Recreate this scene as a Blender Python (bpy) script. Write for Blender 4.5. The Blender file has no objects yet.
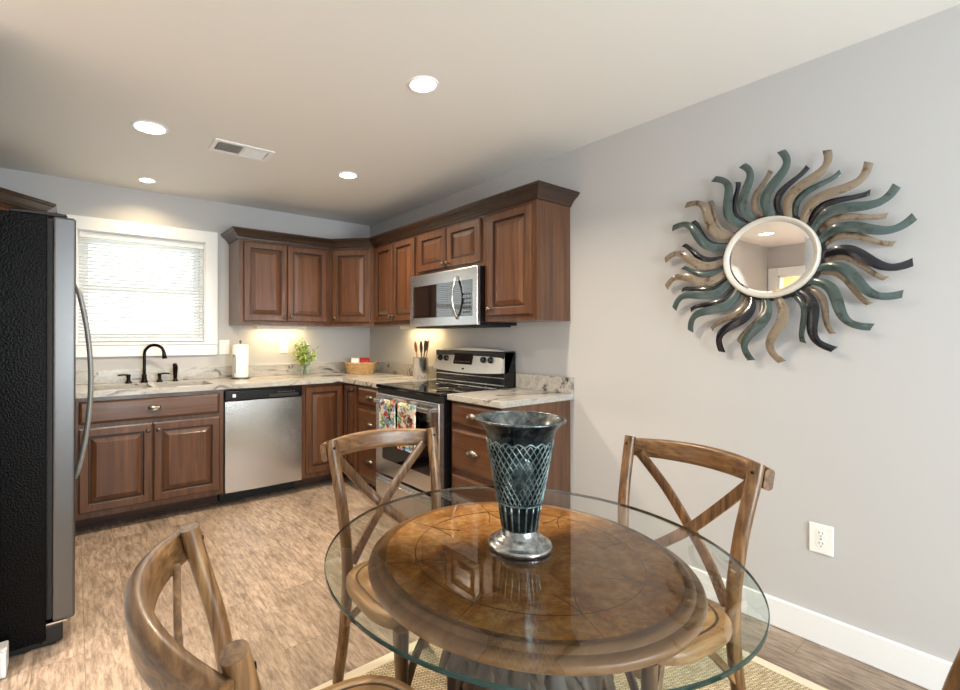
import bpy, bmesh, math, random
from mathutils import Vector, Matrix
random.seed(7)
PI = math.pi
sc = bpy.context.scene
COL = sc.collection

# ------------------------------------------------------------------ camera
cam_d = bpy.data.cameras.new('camera')
cam = bpy.data.objects.new('camera', cam_d); COL.objects.link(cam)
YAW, PITCH = 0.6257, 0.004
cam_d.sensor_fit = 'HORIZONTAL'; cam_d.sensor_width = 36.0
cam_d.lens = 474.64 / 960 * 36.0
cam_d.shift_x = 62.94 / 960
cam_d.shift_y = -9.71 / 960
cam_d.clip_start = 0.02
cam.location = (-2.5126, -4.3236, 1.2715)
cam.rotation_euler = (PI / 2 + PITCH, 0, -YAW)
sc.camera = cam

# ------------------------------------------------------------------ world, exposure, light
sc.view_settings.view_transform = 'Standard'
sc.view_settings.look = 'None'
sc.view_settings.gamma = 1.0
sc.view_settings.use_curve_mapping = False
sc.view_settings.exposure = 0.2
w = bpy.data.worlds.new('daylight'); sc.world = w
w.use_nodes = True
bg = w.node_tree.nodes['Background']
bg.inputs[0].default_value = (0.90, 0.96, 1.0, 1); bg.inputs[1].default_value = 2.7
CAN_W = 21.0            # watts per recessed light
CAN_COL = (1.0, 0.83, 0.62)
sc.cycles.sample_clamp_indirect = 6.0
sc.cycles.max_bounces = 12
sc.cycles.transparent_max_bounces = 16

def area(name, loc, rot, sx, sy, watts, col):
    l = bpy.data.lights.new(name, 'AREA'); l.shape = 'RECTANGLE'; l.size = sx; l.size_y = sy
    l.energy = watts; l.color = col
    o = bpy.data.objects.new(name, l); COL.objects.link(o); o.location = loc; o.rotation_euler = rot
    return o
# added cool fill light behind the camera, outside the added front window
area('added_fill_light', (-1.35, -6.85, 1.30), (PI / 2, 0, 0), 1.9, 2.0, 175, (0.94, 0.965, 1.0))

# ------------------------------------------------------------------ node helpers
def new_mat(name):
    m = bpy.data.materials.new(name); m.use_nodes = True
    nt = m.node_tree
    return m, nt, nt.nodes['Principled BSDF']
def setp(b, **k):
    for kk, v in k.items(): b.inputs[kk].default_value = v
def rgb(r, g, b):
    f = lambda c: (c / 12.92 if c <= 0.04045 else ((c + 0.055) / 1.055) ** 2.4)
    return (f(r / 255), f(g / 255), f(b / 255), 1)
def plain(name, col, rough=0.5, metal=0.0, **k):
    m, nt, b = new_mat(name)
    setp(b, **{'Base Color': col, 'Roughness': rough, 'Metallic': metal}); setp(b, **k)
    return m
def N(nt, t, **k):
    n = nt.nodes.new(t)
    for kk, v in k.items(): setattr(n, kk, v)
    return n
def ramp(nt, stops, interp='LINEAR'):
    r = N(nt, 'ShaderNodeValToRGB'); cr = r.color_ramp; cr.interpolation = interp
    while len(cr.elements) < len(stops): cr.elements.new(0.5)
    for e, (p, c) in zip(cr.elements, stops): e.position = p; e.color = c
    return r
def coords(nt, scale, rot=(0, 0, 0), kind='Object'):
    tc = N(nt, 'ShaderNodeTexCoord'); mp = N(nt, 'ShaderNodeMapping')
    mp.inputs['Scale'].default_value = scale; mp.inputs['Rotation'].default_value = rot
    nt.links.new(tc.outputs[kind], mp.inputs['Vector'])
    return mp.outputs['Vector']
def noise(nt, vec, scale, detail=4, rough=0.55, dist=0.0):
    n = N(nt, 'ShaderNodeTexNoise'); setp(n, Scale=scale, Detail=detail, Roughness=rough, Distortion=dist)
    nt.links.new(vec, n.inputs['Vector']); return n
def bump(nt, b, src, strength, dist=0.002):
    bp = N(nt, 'ShaderNodeBump'); setp(bp, Strength=strength, Distance=dist)
    nt.links.new(src, bp.inputs['Height']); nt.links.new(bp.outputs[0], b.inputs['Normal'])
def mixc(nt, fac, a, b2, mode='MIX'):
    mx = N(nt, 'ShaderNodeMix', data_type='RGBA', blend_type=mode)
    for sock, v in ((mx.inputs['Factor'], fac), (mx.inputs[6], a), (mx.inputs[7], b2)):
        if hasattr(v, 'links') or isinstance(v, bpy.types.NodeSocket): nt.links.new(v, sock)
        else: sock.default_value = v
    return mx.outputs[2]

def wood(name, dark, mid, light, axis='z', rough=0.4, fine=1.0, bumpy=0.15, coat=0.0, k=0.06, lowk=0.86):
    m, nt, b = new_mat(name)
    s = {'x': (k, 1, 1), 'y': (1, k, 1), 'z': (1, 1, k)}[axis]
    v = coords(nt, s)
    n1 = noise(nt, v, 28 * fine, 6, 0.6, 0.6)
    n2 = noise(nt, coords(nt, tuple(c * 0.9 for c in s)), 6 * fine, 3, 0.5, 0.3)
    r1 = ramp(nt, [(0.28, dark), (0.5, mid), (0.75, light)])
    nt.links.new(n1.outputs[0], r1.inputs[0])
    r2 = ramp(nt, [(0.3, (lowk, lowk, lowk, 1)), (0.7, (1.12, 1.12, 1.12, 1))])
    nt.links.new(n2.outputs[0], r2.inputs[0])
    c = mixc(nt, 1.0, r1.outputs[0], r2.outputs[0], 'MULTIPLY')
    nt.links.new(c, b.inputs['Base Color'])
    setp(b, Roughness=rough)
    if coat: setp(b, **{'Coat Weight': coat, 'Coat Roughness': 0.15})
    bump(nt, b, n1.outputs[0], bumpy, 0.001)
    return m

# ------------------------------------------------------------------ materials
M = {}
def wall_mat(name, col):
    m, nt, b = new_mat(name)
    n = noise(nt, coords(nt, (1, 1, 1)), 160, 2)
    setp(b, **{'Base Color': col, 'Roughness': 0.75})
    bump(nt, b, n.outputs[0], 0.06, 0.001); return m
M['wall'] = wall_mat('wall_paint', rgb(191, 190, 191))
M['ceiling'] = wall_mat('ceiling_paint', rgb(232, 230, 227))
M['trim'] = plain('white_trim', rgb(238, 240, 242), 0.35)
M['white'] = plain('white_plastic', rgb(240, 240, 238), 0.4)
M['cab'] = wood('cabinet_wood', rgb(62, 38, 24), rgb(87, 55, 35), rgb(106, 70, 46), 'z', 0.28, 1.0, 0.05, 0.4)
M['cab_h'] = wood('cabinet_wood_cross', rgb(62, 38, 24), rgb(87, 55, 35), rgb(106, 70, 46), 'x', 0.28, 1.0, 0.05, 0.4)
M['glaze'] = plain('dark_glaze', rgb(58, 35, 21), 0.4)
M['crown'] = wood('crown_wood', rgb(36, 24, 18), rgb(52, 35, 26), rgb(68, 46, 34), 'x', 0.34, 1.0, 0.05, 0.2)
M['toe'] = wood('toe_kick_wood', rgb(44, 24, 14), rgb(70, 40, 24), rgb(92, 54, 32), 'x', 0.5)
M['pewter'] = plain('antique_pewter', rgb(120, 112, 104), 0.32, 1.0)
M['bronze'] = plain('oil_rubbed_bronze', rgb(28, 24, 22), 0.3, 0.8)
M['black'] = plain('black_enamel', rgb(12, 12, 15), 0.18)
M['blackmatte'] = plain('black_plastic', rgb(18, 18, 19), 0.5)
M['blackglass'] = plain('black_glass', rgb(6, 6, 9), 0.04, 0.0, **{'Specular IOR Level': 0.6})
M['coatedglass'] = plain('coated_oven_glass', rgb(8, 8, 10), 0.04, 0.0, IOR=2.3)
M['chrome'] = plain('bright_metal', rgb(215, 215, 215), 0.12, 1.0)
M['rubber'] = plain('dark_rubber', rgb(26, 26, 27), 0.7)
def steel(name, axis, col, rough=0.2, strength=0.22):
    m, nt, b = new_mat(name)
    k = 0.01
    s = {'x': (k, 1, 1), 'y': (1, k, 1), 'z': (1, 1, k)}[axis]
    n = noise(nt, coords(nt, s), 420, 3)
    setp(b, **{'Base Color': col, 'Roughness': rough, 'Metallic': 1.0})
    bump(nt, b, n.outputs[0], strength, 0.0006)
    if axis == 'x':
        tg = N(nt, 'ShaderNodeTangent'); tg.direction_type = 'RADIAL'; tg.axis = 'Z'
        nt.links.new(tg.outputs[0], b.inputs['Tangent']); b.inputs['Anisotropic'].default_value = 0.45
    return m
M['steel'] = steel('brushed_steel', 'x', rgb(204, 204, 204), 0.24)
M['panelsteel'] = plain('bright_panel_steel', rgb(222, 222, 220), 0.33, 0.85)
M['satin'] = plain('satin_steel', rgb(142, 142, 140), 0.38, 0.35)
M['steel_y'] = steel('brushed_steel_door', 'y', rgb(112, 112, 114), 0.34)

def floor_mat():
    m, nt, b = new_mat('vinyl_planks')
    tc = N(nt, 'ShaderNodeTexCoord'); mp = N(nt, 'ShaderNodeMapping')
    mp.inputs['Rotation'].default_value = (0, 0, PI / 2)
    nt.links.new(tc.outputs['Object'], mp.inputs['Vector'])
    br = N(nt, 'ShaderNodeTexBrick'); br.offset = 0.37; br.offset_frequency = 2
    setp(br, Scale=1.0, **{'Mortar Size': 0.0012, 'Mortar Smooth': 0.3, 'Bias': 0.0, 'Brick Width': 1.22, 'Row Height': 0.165,
        'Color1': (0.0, 0.0, 0.0, 1), 'Color2': (1, 1, 1, 1), 'Mortar': (0.5, 0.5, 0.5, 1)})
    nt.links.new(mp.outputs[0], br.inputs['Vector'])
    # per plank offset so that grain differs from plank to plank
    mul = N(nt, 'ShaderNodeVectorMath', operation='SCALE'); mul.inputs['Scale'].default_value = 7.3
    nt.links.new(br.outputs['Color'], mul.inputs[0])
    add = N(nt, 'ShaderNodeVectorMath', operation='ADD')
    nt.links.new(tc.outputs['Object'], add.inputs[0]); nt.links.new(mul.outputs[0], add.inputs[1])
    m2 = N(nt, 'ShaderNodeMapping'); m2.inputs['Scale'].default_value = (1, 0.16, 1)
    nt.links.new(add.outputs[0], m2.inputs['Vector'])
    g = noise(nt, m2.outputs[0], 60, 8, 0.78, 0.3)
    m3 = N(nt, 'ShaderNodeMapping'); m3.inputs['Scale'].default_value = (1, 0.5, 1)
    nt.links.new(add.outputs[0], m3.inputs['Vector'])
    g2 = noise(nt, m3.outputs[0], 9, 5, 0.65, 0.6)
    r = ramp(nt, [(0.26, rgb(76, 64, 55)), (0.42, rgb(124, 108, 95)), (0.56, rgb(158, 141, 126)), (0.8, rgb(192, 177, 162))])
    nt.links.new(g.outputs[0], r.inputs[0])
    r2 = ramp(nt, [(0.30, (0.62, 0.58, 0.55, 1)), (0.46, (0.95, 0.94, 0.92, 1)), (0.7, (1.12, 1.10, 1.08, 1))])
    nt.links.new(g2.outputs[0], r2.inputs[0])
    c = mixc(nt, 1.0, r.outputs[0], r2.outputs[0], 'MULTIPLY')
    r3 = ramp(nt, [(0.0, (0.86, 0.85, 0.84, 1)), (1.0, (1.08, 1.08, 1.08, 1))])
    nt.links.new(br.outputs['Color'], r3.inputs[0])
    c = mixc(nt, 1.0, c, r3.outputs[0], 'MULTIPLY')
    c = mixc(nt, br.outputs['Fac'], c, rgb(104, 88, 74))
    nt.links.new(c, b.inputs['Base Color']); setp(b, Roughness=0.42)
    bump(nt, b, g.outputs[0], 0.08, 0.001); return m
M['floor'] = floor_mat()

def granite():
    m, nt, b = new_mat('veined_granite')
    v = coords(nt, (1, 1, 1), (0, 0, 0.12))
    d = noise(nt, v, 1.6, 3, 0.5)
    mul = N(nt, 'ShaderNodeVectorMath', operation='SCALE'); mul.inputs['Scale'].default_value = 0.45
    nt.links.new(d.outputs['Color'], mul.inputs[0])
    add = N(nt, 'ShaderNodeVectorMath', operation='ADD'); nt.links.new(v, add.inputs[0]); nt.links.new(mul.outputs[0], add.inputs[1])
    mp = N(nt, 'ShaderNodeMapping'); mp.inputs['Scale'].default_value = (0.22, 2.4, 2.4)
    nt.links.new(add.outputs[0], mp.inputs['Vector'])
    n1 = noise(nt, mp.outputs[0], 5.0, 7, 0.6, 0.7)
    r = ramp(nt, [(0.33, rgb(36, 36, 40)), (0.38, rgb(110, 107, 105)), (0.42, rgb(156, 153, 150)), (0.52, rgb(180, 177, 172)), (0.60, rgb(162, 160, 157)), (0.68, rgb(184, 182, 179)), (0.76, rgb(118, 116, 115))])
    nt.links.new(n1.outputs[0], r.inputs[0])
    sp = noise(nt, coords(nt, (1, 1, 1)), 200, 2)
    r2 = ramp(nt, [(0.35, (0.82, 0.81, 0.80, 1)), (0.6, (1.04, 1.04, 1.03, 1))]); nt.links.new(sp.outputs[0], r2.inputs[0])
    nt.links.new(mixc(nt, 1.0, r.outputs[0], r2.outputs[0], 'MULTIPLY'), b.inputs['Base Color'])
    setp(b, Roughness=0.2); return m
M['granite'] = granite()

def pebbled():
    m, nt, b = new_mat('pebbled_black')
    vo = noise(nt, coords(nt, (1, 1, 1)), 130, 2, 0.5)
    setp(b, **{'Base Color': rgb(5, 5, 7), 'Roughness': 0.30, 'Specular IOR Level': 0.10})
    bump(nt, b, vo.outputs[0], 0.8, 0.004); return m
M['pebbled'] = pebbled()

CW = (rgb(66, 42, 22), rgb(116, 82, 50), rgb(160, 122, 80))
M['chair'] = wood('oak_brown', *CW, 'z', 0.36, 2.4, 0.25, 0.15, 0.03, 0.66)
M['chair_x'] = wood('oak_brown_rail', *CW, 'x', 0.36, 2.4, 0.25, 0.15, 0.03, 0.66)
M['seat'] = wood('oak_seat', rgb(104, 76, 46), rgb(146, 110, 70), rgb(178, 142, 96), 'y', 0.42, 1.6, 0.2)
M['seatline'] = plain('seat_groove', rgb(74, 52, 34), 0.6)
M['chair_metal'] = plain('dull_screw_metal', rgb(110, 104, 96), 0.4, 1.0)

def tabletop():
    m, nt, b = new_mat('burl_veneer')
    n1 = noise(nt, coords(nt, (1, 1, 1)), 7, 6, 0.65, 1.2)
    r = ramp(nt, [(0.30, rgb(138, 84, 34)), (0.47, rgb(208, 144, 72)), (0.62, rgb(238, 188, 122)), (0.75, rgb(194, 130, 62))])
    nt.links.new(n1.outputs[0], r.inputs[0])
    n2 = noise(nt, coords(nt, (1, 1, 1)), 60, 4, 0.6)
    r2 = ramp(nt, [(0.35, (0.72, 0.70, 0.68, 1)), (0.65, (1.15, 1.15, 1.15, 1))]); nt.links.new(n2.outputs[0], r2.inputs[0])
    nt.links.new(mixc(nt, 1.0, r.outputs[0], r2.outputs[0], 'MULTIPLY'), b.inputs['Base Color'])
    setp(b, Roughness=0.4); return m
M['burl'] = tabletop()
M['tablewood'] = wood('table_rim_wood', rgb(112, 78, 48), rgb(158, 118, 80), rgb(188, 148, 108), 'x', 0.35, 1.0, 0.1, 0.1)
M['carved'] = wood('carved_dark_wood', rgb(30, 20, 13), rgb(64, 46, 32), rgb(120, 92, 66), 'z', 0.5, 1.4, 0.3)
M['inlay'] = plain('dark_inlay', rgb(118, 76, 38), 0.45)

def flatglass(name, tint, ior=1.6):
    m, nt, b = new_mat(name); nt.nodes.remove(b)
    out = nt.nodes['Material Output']
    t = N(nt, 'ShaderNodeBsdfTransparent'); t.inputs[0].default_value = tint
    g = N(nt, 'ShaderNodeBsdfGlossy'); g.inputs['Roughness'].default_value = 0.0
    f = N(nt, 'ShaderNodeFresnel'); f.inputs['IOR'].default_value = ior
    mx = N(nt, 'ShaderNodeMixShader')
    nt.links.new(f.outputs[0], mx.inputs[0]); nt.links.new(t.outputs[0], mx.inputs[1]); nt.links.new(g.outputs[0], mx.inputs[2])
    nt.links.new(mx.outputs[0], out.inputs[0]); return m
M['glasstop'] = flatglass('clear_tabletop_glass', (0.96, 0.98, 0.97, 1), 1.95)
m, nt, b = new_mat('clear_glass_underside'); nt.nodes.remove(b)
t_ = N(nt, 'ShaderNodeBsdfTransparent'); t_.inputs[0].default_value = (0.97, 0.985, 0.975, 1)
nt.links.new(t_.outputs[0], nt.nodes['Material Output'].inputs[0]); M['glassunder'] = m
M['glassbevel'] = flatglass('glass_bevel', (0.80, 0.88, 0.85, 1), 1.9)
M['glassedge'] = plain('green_glass_edge', rgb(38, 62, 56), 0.08)
M['pane'] = flatglass('window_glass', (0.96, 0.985, 0.975, 1), 1.3)
M['mirror'] = plain('mirror_silver', (0.93, 0.93, 0.92, 1), 0.0, 1.0)
M['mirrorrim'] = plain('pale_champagne_rim', rgb(206, 200, 190), 0.35, 0.0)
def raymat(name, base, spot):
    m, nt, b = new_mat(name)
    n = noise(nt, coords(nt, (1, 1, 1)), 26, 5, 0.7)
    r = ramp(nt, [(0.36, spot), (0.48, base)]); nt.links.new(n.outputs[0], r.inputs[0])
    nt.links.new(r.outputs[0], b.inputs['Base Color']); setp(b, Roughness=0.22, **{'Coat Weight': 0.5}); return m
M['ray_t'] = raymat('teal_enamel', rgb(70, 87, 86), rgb(52, 60, 56))
M['ray_n'] = raymat('tan_enamel', rgb(134, 119, 101), rgb(80, 58, 42))
M['ray_d'] = raymat('navy_enamel', rgb(16, 20, 30), rgb(30, 32, 42))

def rugmat():
    m, nt, b = new_mat('woven_sisal')
    v = coords(nt, (1, 1, 1), (0, 0, PI / 4))
    br = N(nt, 'ShaderNodeTexBrick'); br.offset = 0.5
    setp(br, Scale=1.0, **{'Mortar Size': 0.002, 'Mortar Smooth': 0.6, 'Brick Width': 0.021, 'Row Height': 0.0085,
        'Color1': rgb(204, 186, 150), 'Color2': rgb(230, 214, 182), 'Mortar': rgb(124, 106, 76)})
    nt.links.new(v, br.inputs['Vector'])
    n = noise(nt, v, 40, 4); r2 = ramp(nt, [(0.3, (0.75, 0.74, 0.72, 1)), (0.7, (1.1, 1.1, 1.1, 1))]); nt.links.new(n.outputs[0], r2.inputs[0])
    nt.links.new(mixc(nt, 1.0, br.outputs['Color'], r2.outputs[0], 'MULTIPLY'), b.inputs['Base Color'])
    setp(b, Roughness=0.9)
    inv = N(nt, 'ShaderNodeMath', operation='SUBTRACT'); inv.inputs[0].default_value = 1.0
    nt.links.new(br.outputs['Fac'], inv.inputs[1]); bump(nt, b, inv.outputs[0], 0.9, 0.004); return m
M['rug'] = rugmat()
M['rugband'] = plain('rug_binding', rgb(214, 204, 182), 0.85)

def towelmat():
    m, nt, b = new_mat('printed_cotton')
    v = coords(nt, (1, 1, 1))
    vo = N(nt, 'ShaderNodeTexVoronoi'); setp(vo, Scale=34.0, Randomness=1.0); nt.links.new(v, vo.inputs['Vector'])
    sep = N(nt, 'ShaderNodeSeparateColor'); nt.links.new(vo.outputs['Color'], sep.inputs[0])
    W = rgb(236, 232, 222)
    r = ramp(nt, [(0.0, rgb(186, 40, 50)), (0.24, W), (0.36, rgb(110, 150, 84)), (0.52, W), (0.60, rgb(120, 164, 196)), (0.74, rgb(216, 206, 130)), (0.82, W), (0.88, rgb(56, 54, 58))], 'CONSTANT')
    nt.links.new(sep.outputs[0], r.inputs[0])
    n = noise(nt, v, 60, 3); r2 = ramp(nt, [(0.54, (0, 0, 0, 1)), (0.62, (1, 1, 1, 1))]); nt.links.new(n.outputs[0], r2.inputs[0])
    nt.links.new(mixc(nt, r2.outputs[0], r.outputs[0], W), b.inputs['Base Color']); setp(b, Roughness=0.9); return m
M['towel'] = towelmat()
M['towelhem'] = plain('white_cotton_hem', rgb(232, 228, 220), 0.9)
M['paper'] = plain('paper_towel', rgb(240, 240, 238), 0.9)
M['leaf'] = plain('fresh_leaf', rgb(196, 212, 122), 0.5)
M['leaf2'] = plain('deep_leaf', rgb(122, 152, 78), 0.5)
M['stem'] = plain('green_stem', rgb(96, 116, 62), 0.6)
m, nt, b = new_mat('vase_glass'); nt.nodes.remove(b)
t_ = N(nt, 'ShaderNodeBsdfTransparent'); t_.inputs[0].default_value = (0.95, 0.975, 0.96, 1)
g_ = N(nt, 'ShaderNodeBsdfGlossy'); g_.inputs['Roughness'].default_value = 0.02
x_ = N(nt, 'ShaderNodeMixShader'); x_.inputs[0].default_value = 0.07
nt.links.new(t_.outputs[0], x_.inputs[1]); nt.links.new(g_.outputs[0], x_.inputs[2]); nt.links.new(x_.outputs[0], nt.nodes['Material Output'].inputs[0])
M['vglass'] = m
def wickermat():
    m, nt, b = new_mat('wicker')
    n = noise(nt, coords(nt, (1, 1, 1)), 120, 3)
    r = ramp(nt, [(0.35, rgb(128, 92, 54)), (0.65, rgb(212, 176, 124))]); nt.links.new(n.outputs[0], r.inputs[0])
    nt.links.new(r.outputs[0], b.inputs['Base Color']); setp(b, Roughness=0.7); return m
M['wicker'] = wickermat()
M['red'] = plain('red_wrapper', rgb(176, 34, 38), 0.35)
M['spoonwood'] = plain('spoon_wood', rgb(176, 116, 78), 0.6)
M['darkspoon'] = plain('dark_utensil', rgb(44, 36, 34), 0.5)
def patina(name, a, c, d, rough, metal):
    m, nt, b = new_mat(name)
    n = noise(nt, coords(nt, (1, 1, 1)), 34, 6, 0.7, 0.6)
    r = ramp(nt, [(0.34, a), (0.5, c), (0.68, d)]); nt.links.new(n.outputs[0], r.inputs[0])
    nt.links.new(r.outputs[0], b.inputs['Base Color']); setp(b, Roughness=rough, Metallic=metal)
    bump(nt, b, n.outputs[0], 0.2, 0.002); return m
M['vase'] = patina('vase_dark_metal', rgb(18, 22, 26), rgb(46, 56, 62), rgb(92, 106, 112), 0.2, 0.85)
M['vasefoot'] = patina('vase_silver_foot', rgb(110, 112, 112), rgb(160, 162, 162), rgb(196, 198, 196), 0.22, 0.95)
M['vaserim'] = patina('vase_marbled_lip', rgb(40, 50, 58), rgb(104, 112, 114), rgb(160, 158, 148), 0.25, 0.8)
M['net'] = patina('vase_net_silver', rgb(66, 82, 86), rgb(120, 138, 140), rgb(176, 186, 182), 0.32, 0.8)
M['fish'] = patina('vase_teal_relief', rgb(34, 46, 54), rgb(76, 94, 100), rgb(140, 154, 156), 0.25, 0.85)
def emit(name, col, s):
    m, nt, b = new_mat(name)
    setp(b, **{'Base Color': (0.8, 0.8, 0.8, 1), 'Emission Color': col, 'Emission Strength': s}); return m
M['lens'] = emit('lit_lens', (1.0, 0.86, 0.66, 1), 14.0)
M['puck'] = emit('lit_puck', (1.0, 0.80, 0.5, 1), 5.0)
M['display'] = plain('display_glass', rgb(14, 16, 24), 0.08)
M['blind'] = plain('blind_slat', rgb(244, 246, 246), 0.5)
M['dark_void'] = plain('duct_dark', rgb(20, 18, 16), 0.9)
M['sinkm'] = plain('sink_steel', rgb(206, 204, 198), 0.3, 0.9)
M['hedge'] = plain('hedge_leaf', rgb(120, 150, 110), 0.8)

# ------------------------------------------------------------------ mesh helpers
def link(o, parent=None, loc=(0, 0, 0), rot=(0, 0, 0)):
    COL.objects.link(o)
    if parent: o.parent = parent
    o.location = loc; o.rotation_euler = rot
    return o
def obj(name, bm, mats, parent=None, loc=(0, 0, 0), rot=(0, 0, 0), smooth=False, auto=None, recalc=True):
    if recalc: bmesh.ops.recalc_face_normals(bm, faces=bm.faces)
    me = bpy.data.meshes.new(name)
    if smooth:
        for f in bm.faces: f.smooth = True
        if auto is not None:
            for e in bm.edges:
                if len(e.link_faces) == 2 and e.calc_face_angle(0) > auto: e.smooth = False
    bm.to_mesh(me); bm.free()
    for mt in (mats if isinstance(mats, (list, tuple)) else [mats]): me.materials.append(mt)
    return link(bpy.data.objects.new(name, me), parent, loc, rot)
def thing(name, label, cat, loc=(0, 0, 0), rotz=0, group=None):
    o = bpy.data.objects.new(name, None); o.empty_display_size = 0.1
    link(o, None, loc, (0, 0, rotz)); return tag(o, label, cat, group)
def tag(o, label, cat, group=None, kind=None):
    o['label'] = label; o['category'] = cat
    if group: o['group'] = group
    if kind: o['kind'] = kind
    return o
def struct(name, bm, mats, label=None, **k):
    o = obj(name, bm, mats, **k); o['kind'] = 'structure'
    if label: o['label'] = label
    return o
def structE(name):
    o = bpy.data.objects.new(name, None); link(o); o['kind'] = 'structure'; return o
def BM(): return bmesh.new()
def box(bm, x0, x1, y0, y1, z0, z1, bev=0.0, mi=0, seg=1):
    r = bmesh.ops.create_cube(bm, size=1.0); vs = r['verts']
    for v in vs:
        v.co = Vector(((x0 + x1) / 2 + v.co.x * (x1 - x0), (y0 + y1) / 2 + v.co.y * (y1 - y0), (z0 + z1) / 2 + v.co.z * (z1 - z0)))
    fs = list({f for v in vs for f in v.link_faces})
    for f in fs: f.material_index = mi
    if bev > 0:
        es = list({e for v in vs for e in v.link_edges})
        rr = bmesh.ops.bevel(bm, geom=es, offset=bev, segments=seg, affect='EDGES', profile=0.5)
        for f in rr['faces']: f.material_index = mi
    return bm
def bx(*a, **k): return box(BM(), *a, **k)
def rect_frame(bm, x0, x1, y0, y1, z0, z1, t):
    box(bm, x0, x0 + t, y0, y1, z0, z1); box(bm, x1 - t, x1, y0, y1, z0, z1)
    box(bm, x0 + t, x1 - t, y0, y1, z0, z0 + t); box(bm, x0 + t, x1 - t, y0, y1, z1 - t, z1)
def prism(bm, pts, z0, z1, mi=0):
    lo = [bm.verts.new((p[0], p[1], z0)) for p in pts]; hi = [bm.verts.new((p[0], p[1], z1)) for p in pts]
    n = len(pts); fs = [bm.faces.new(lo[::-1]), bm.faces.new(hi)]
    for i in range(n): fs.append(bm.faces.new((lo[i], lo[(i + 1) % n], hi[(i + 1) % n], hi[i])))
    for f in fs: f.material_index = mi
    return bm
def lathe(bm, prof, n=48, cx=0, cy=0, mi=0, rmod=None):
    rings = []
    for r, z in prof:
        if r < 1e-6: rings.append([bm.verts.new((cx, cy, z))])
        else:
            rings.append([bm.verts.new((cx + (r * (rmod(2 * PI * i / n, z) if rmod else 1)) * math.cos(2 * PI * i / n),
                                        cy + (r * (rmod(2 * PI * i / n, z) if rmod else 1)) * math.sin(2 * PI * i / n), z)) for i in range(n)])
    for a, b2 in zip(rings[:-1], rings[1:]):
        for i in range(n):
            j = (i + 1) % n
            if len(a) == 1 and len(b2) == 1: continue
            if len(a) == 1: f = bm.faces.new((a[0], b2[i], b2[j]))
            elif len(b2) == 1: f = bm.faces.new((a[i], a[j], b2[0]))
            else: f = bm.faces.new((a[i], a[j], b2[j], b2[i]))
            f.material_index = mi
    return bm
def frames(pts, up=None):
    """tangent and two normals along a polyline, parallel transported (or fixed to an up hint)."""
    pts = [Vector(p) for p in pts]; out = []; n_prev = None
    for i, p in enumerate(pts):
        t = (pts[min(i + 1, len(pts) - 1)] - pts[max(i - 1, 0)]).normalized()
        if up is not None:
            u = Vector(up); s = t.cross(u).normalized(); nn = s.cross(t).normalized()
        else:
            if n_prev is None:
                a = Vector((0, 0, 1)) if abs(t.z) < 0.9 else Vector((1, 0, 0)); nn = (a - t * a.dot(t)).normalized()
            else: nn = (n_prev - t * n_prev.dot(t)).normalized()
            s = t.cross(nn)
        n_prev = nn; out.append((p, s, nn))
    return out
def sweep(bm, pts, sect, up=None, scale=None, closed=False, cap=True, mi=0):
    """sect: list of (a,b) in (side, normal) space"""
    rings = []
    fr = frames(pts, up)
    for i, (p, s, nn) in enumerate(fr):
        k = scale(i / (len(fr) - 1)) if scale else 1
        if not isinstance(k, tuple): k = (k, k)
        rings.append([bm.verts.new(p + s * a * k[0] + nn * c * k[1]) for a, c in sect])
    m = len(sect); R = len(rings)
    for q in range(R if closed else R - 1):
        A, B2 = rings[q], rings[(q + 1) % R]
        for i in range(m):
            f = bm.faces.new((A[i], A[(i + 1) % m], B2[(i + 1) % m], B2[i])); f.material_index = mi
    if cap and not closed:
        bm.faces.new(rings[0][::-1]).material_index = mi; bm.faces.new(rings[-1]).material_index = mi
    return bm
def circ(r, n=12, r2=None): return [(r * math.cos(2 * PI * i / n), (r2 or r) * math.sin(2 * PI * i / n)) for i in range(n)]
def rrect(w2, h2, r, n=3):
    o = []
    for cx, cy, a0 in ((w2 - r, h2 - r, 0), (-w2 + r, h2 - r, PI / 2), (-w2 + r, -h2 + r, PI), (w2 - r, -h2 + r, 1.5 * PI)):
        for i in range(n + 1): a = a0 + PI / 2 * i / n; o.append((cx + r * math.cos(a), cy + r * math.sin(a)))
    return o
def tube(bm, pts, r, n=10, **k): return sweep(bm, pts, circ(r, n), **k)
def spline(pts, n=8):
    P = [Vector(p) for p in pts]; P = [P[0] * 2 - P[1]] + P + [P[-1] * 2 - P[-2]]; out = []
    for i in range(1, len(P) - 2):
        for j in range(n):
            t = j / n; a, b2, c, d = P[i - 1:i + 3]
            out.append(0.5 * ((2 * b2) + (c - a) * t + (2 * a - 5 * b2 + 4 * c - d) * t * t + (3 * b2 - a - 3 * c + d) * t ** 3))
    out.append(P[-2]); return out
def rings_panel(bm, x0, x1, z0, z1, rings, fill=True, groove=()):
    """nested rectangles; rings = (inset, y). front is -y"""
    R = []
    for ins, y in rings:
        R.append([bm.verts.new(c) for c in ((x0 + ins, y, z0 + ins), (x1 - ins, y, z0 + ins), (x1 - ins, y, z1 - ins), (x0 + ins, y, z1 - ins))])
    for q in range(len(R) - 1):
        for i in range(4):
            f = bm.faces.new((R[q][i], R[q][(i + 1) % 4], R[q + 1][(i + 1) % 4], R[q + 1][i])); f.material_index = 1 if q in groove else 0
    if fill: bm.faces.new(R[-1])
    return bm
def ring_curve(c, r, n=40, axis='z', z=0):
    return [(c[0] + r * math.cos(2 * PI * i / n), c[1] + r * math.sin(2 * PI * i / n), z) for i in range(n)]
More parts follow.
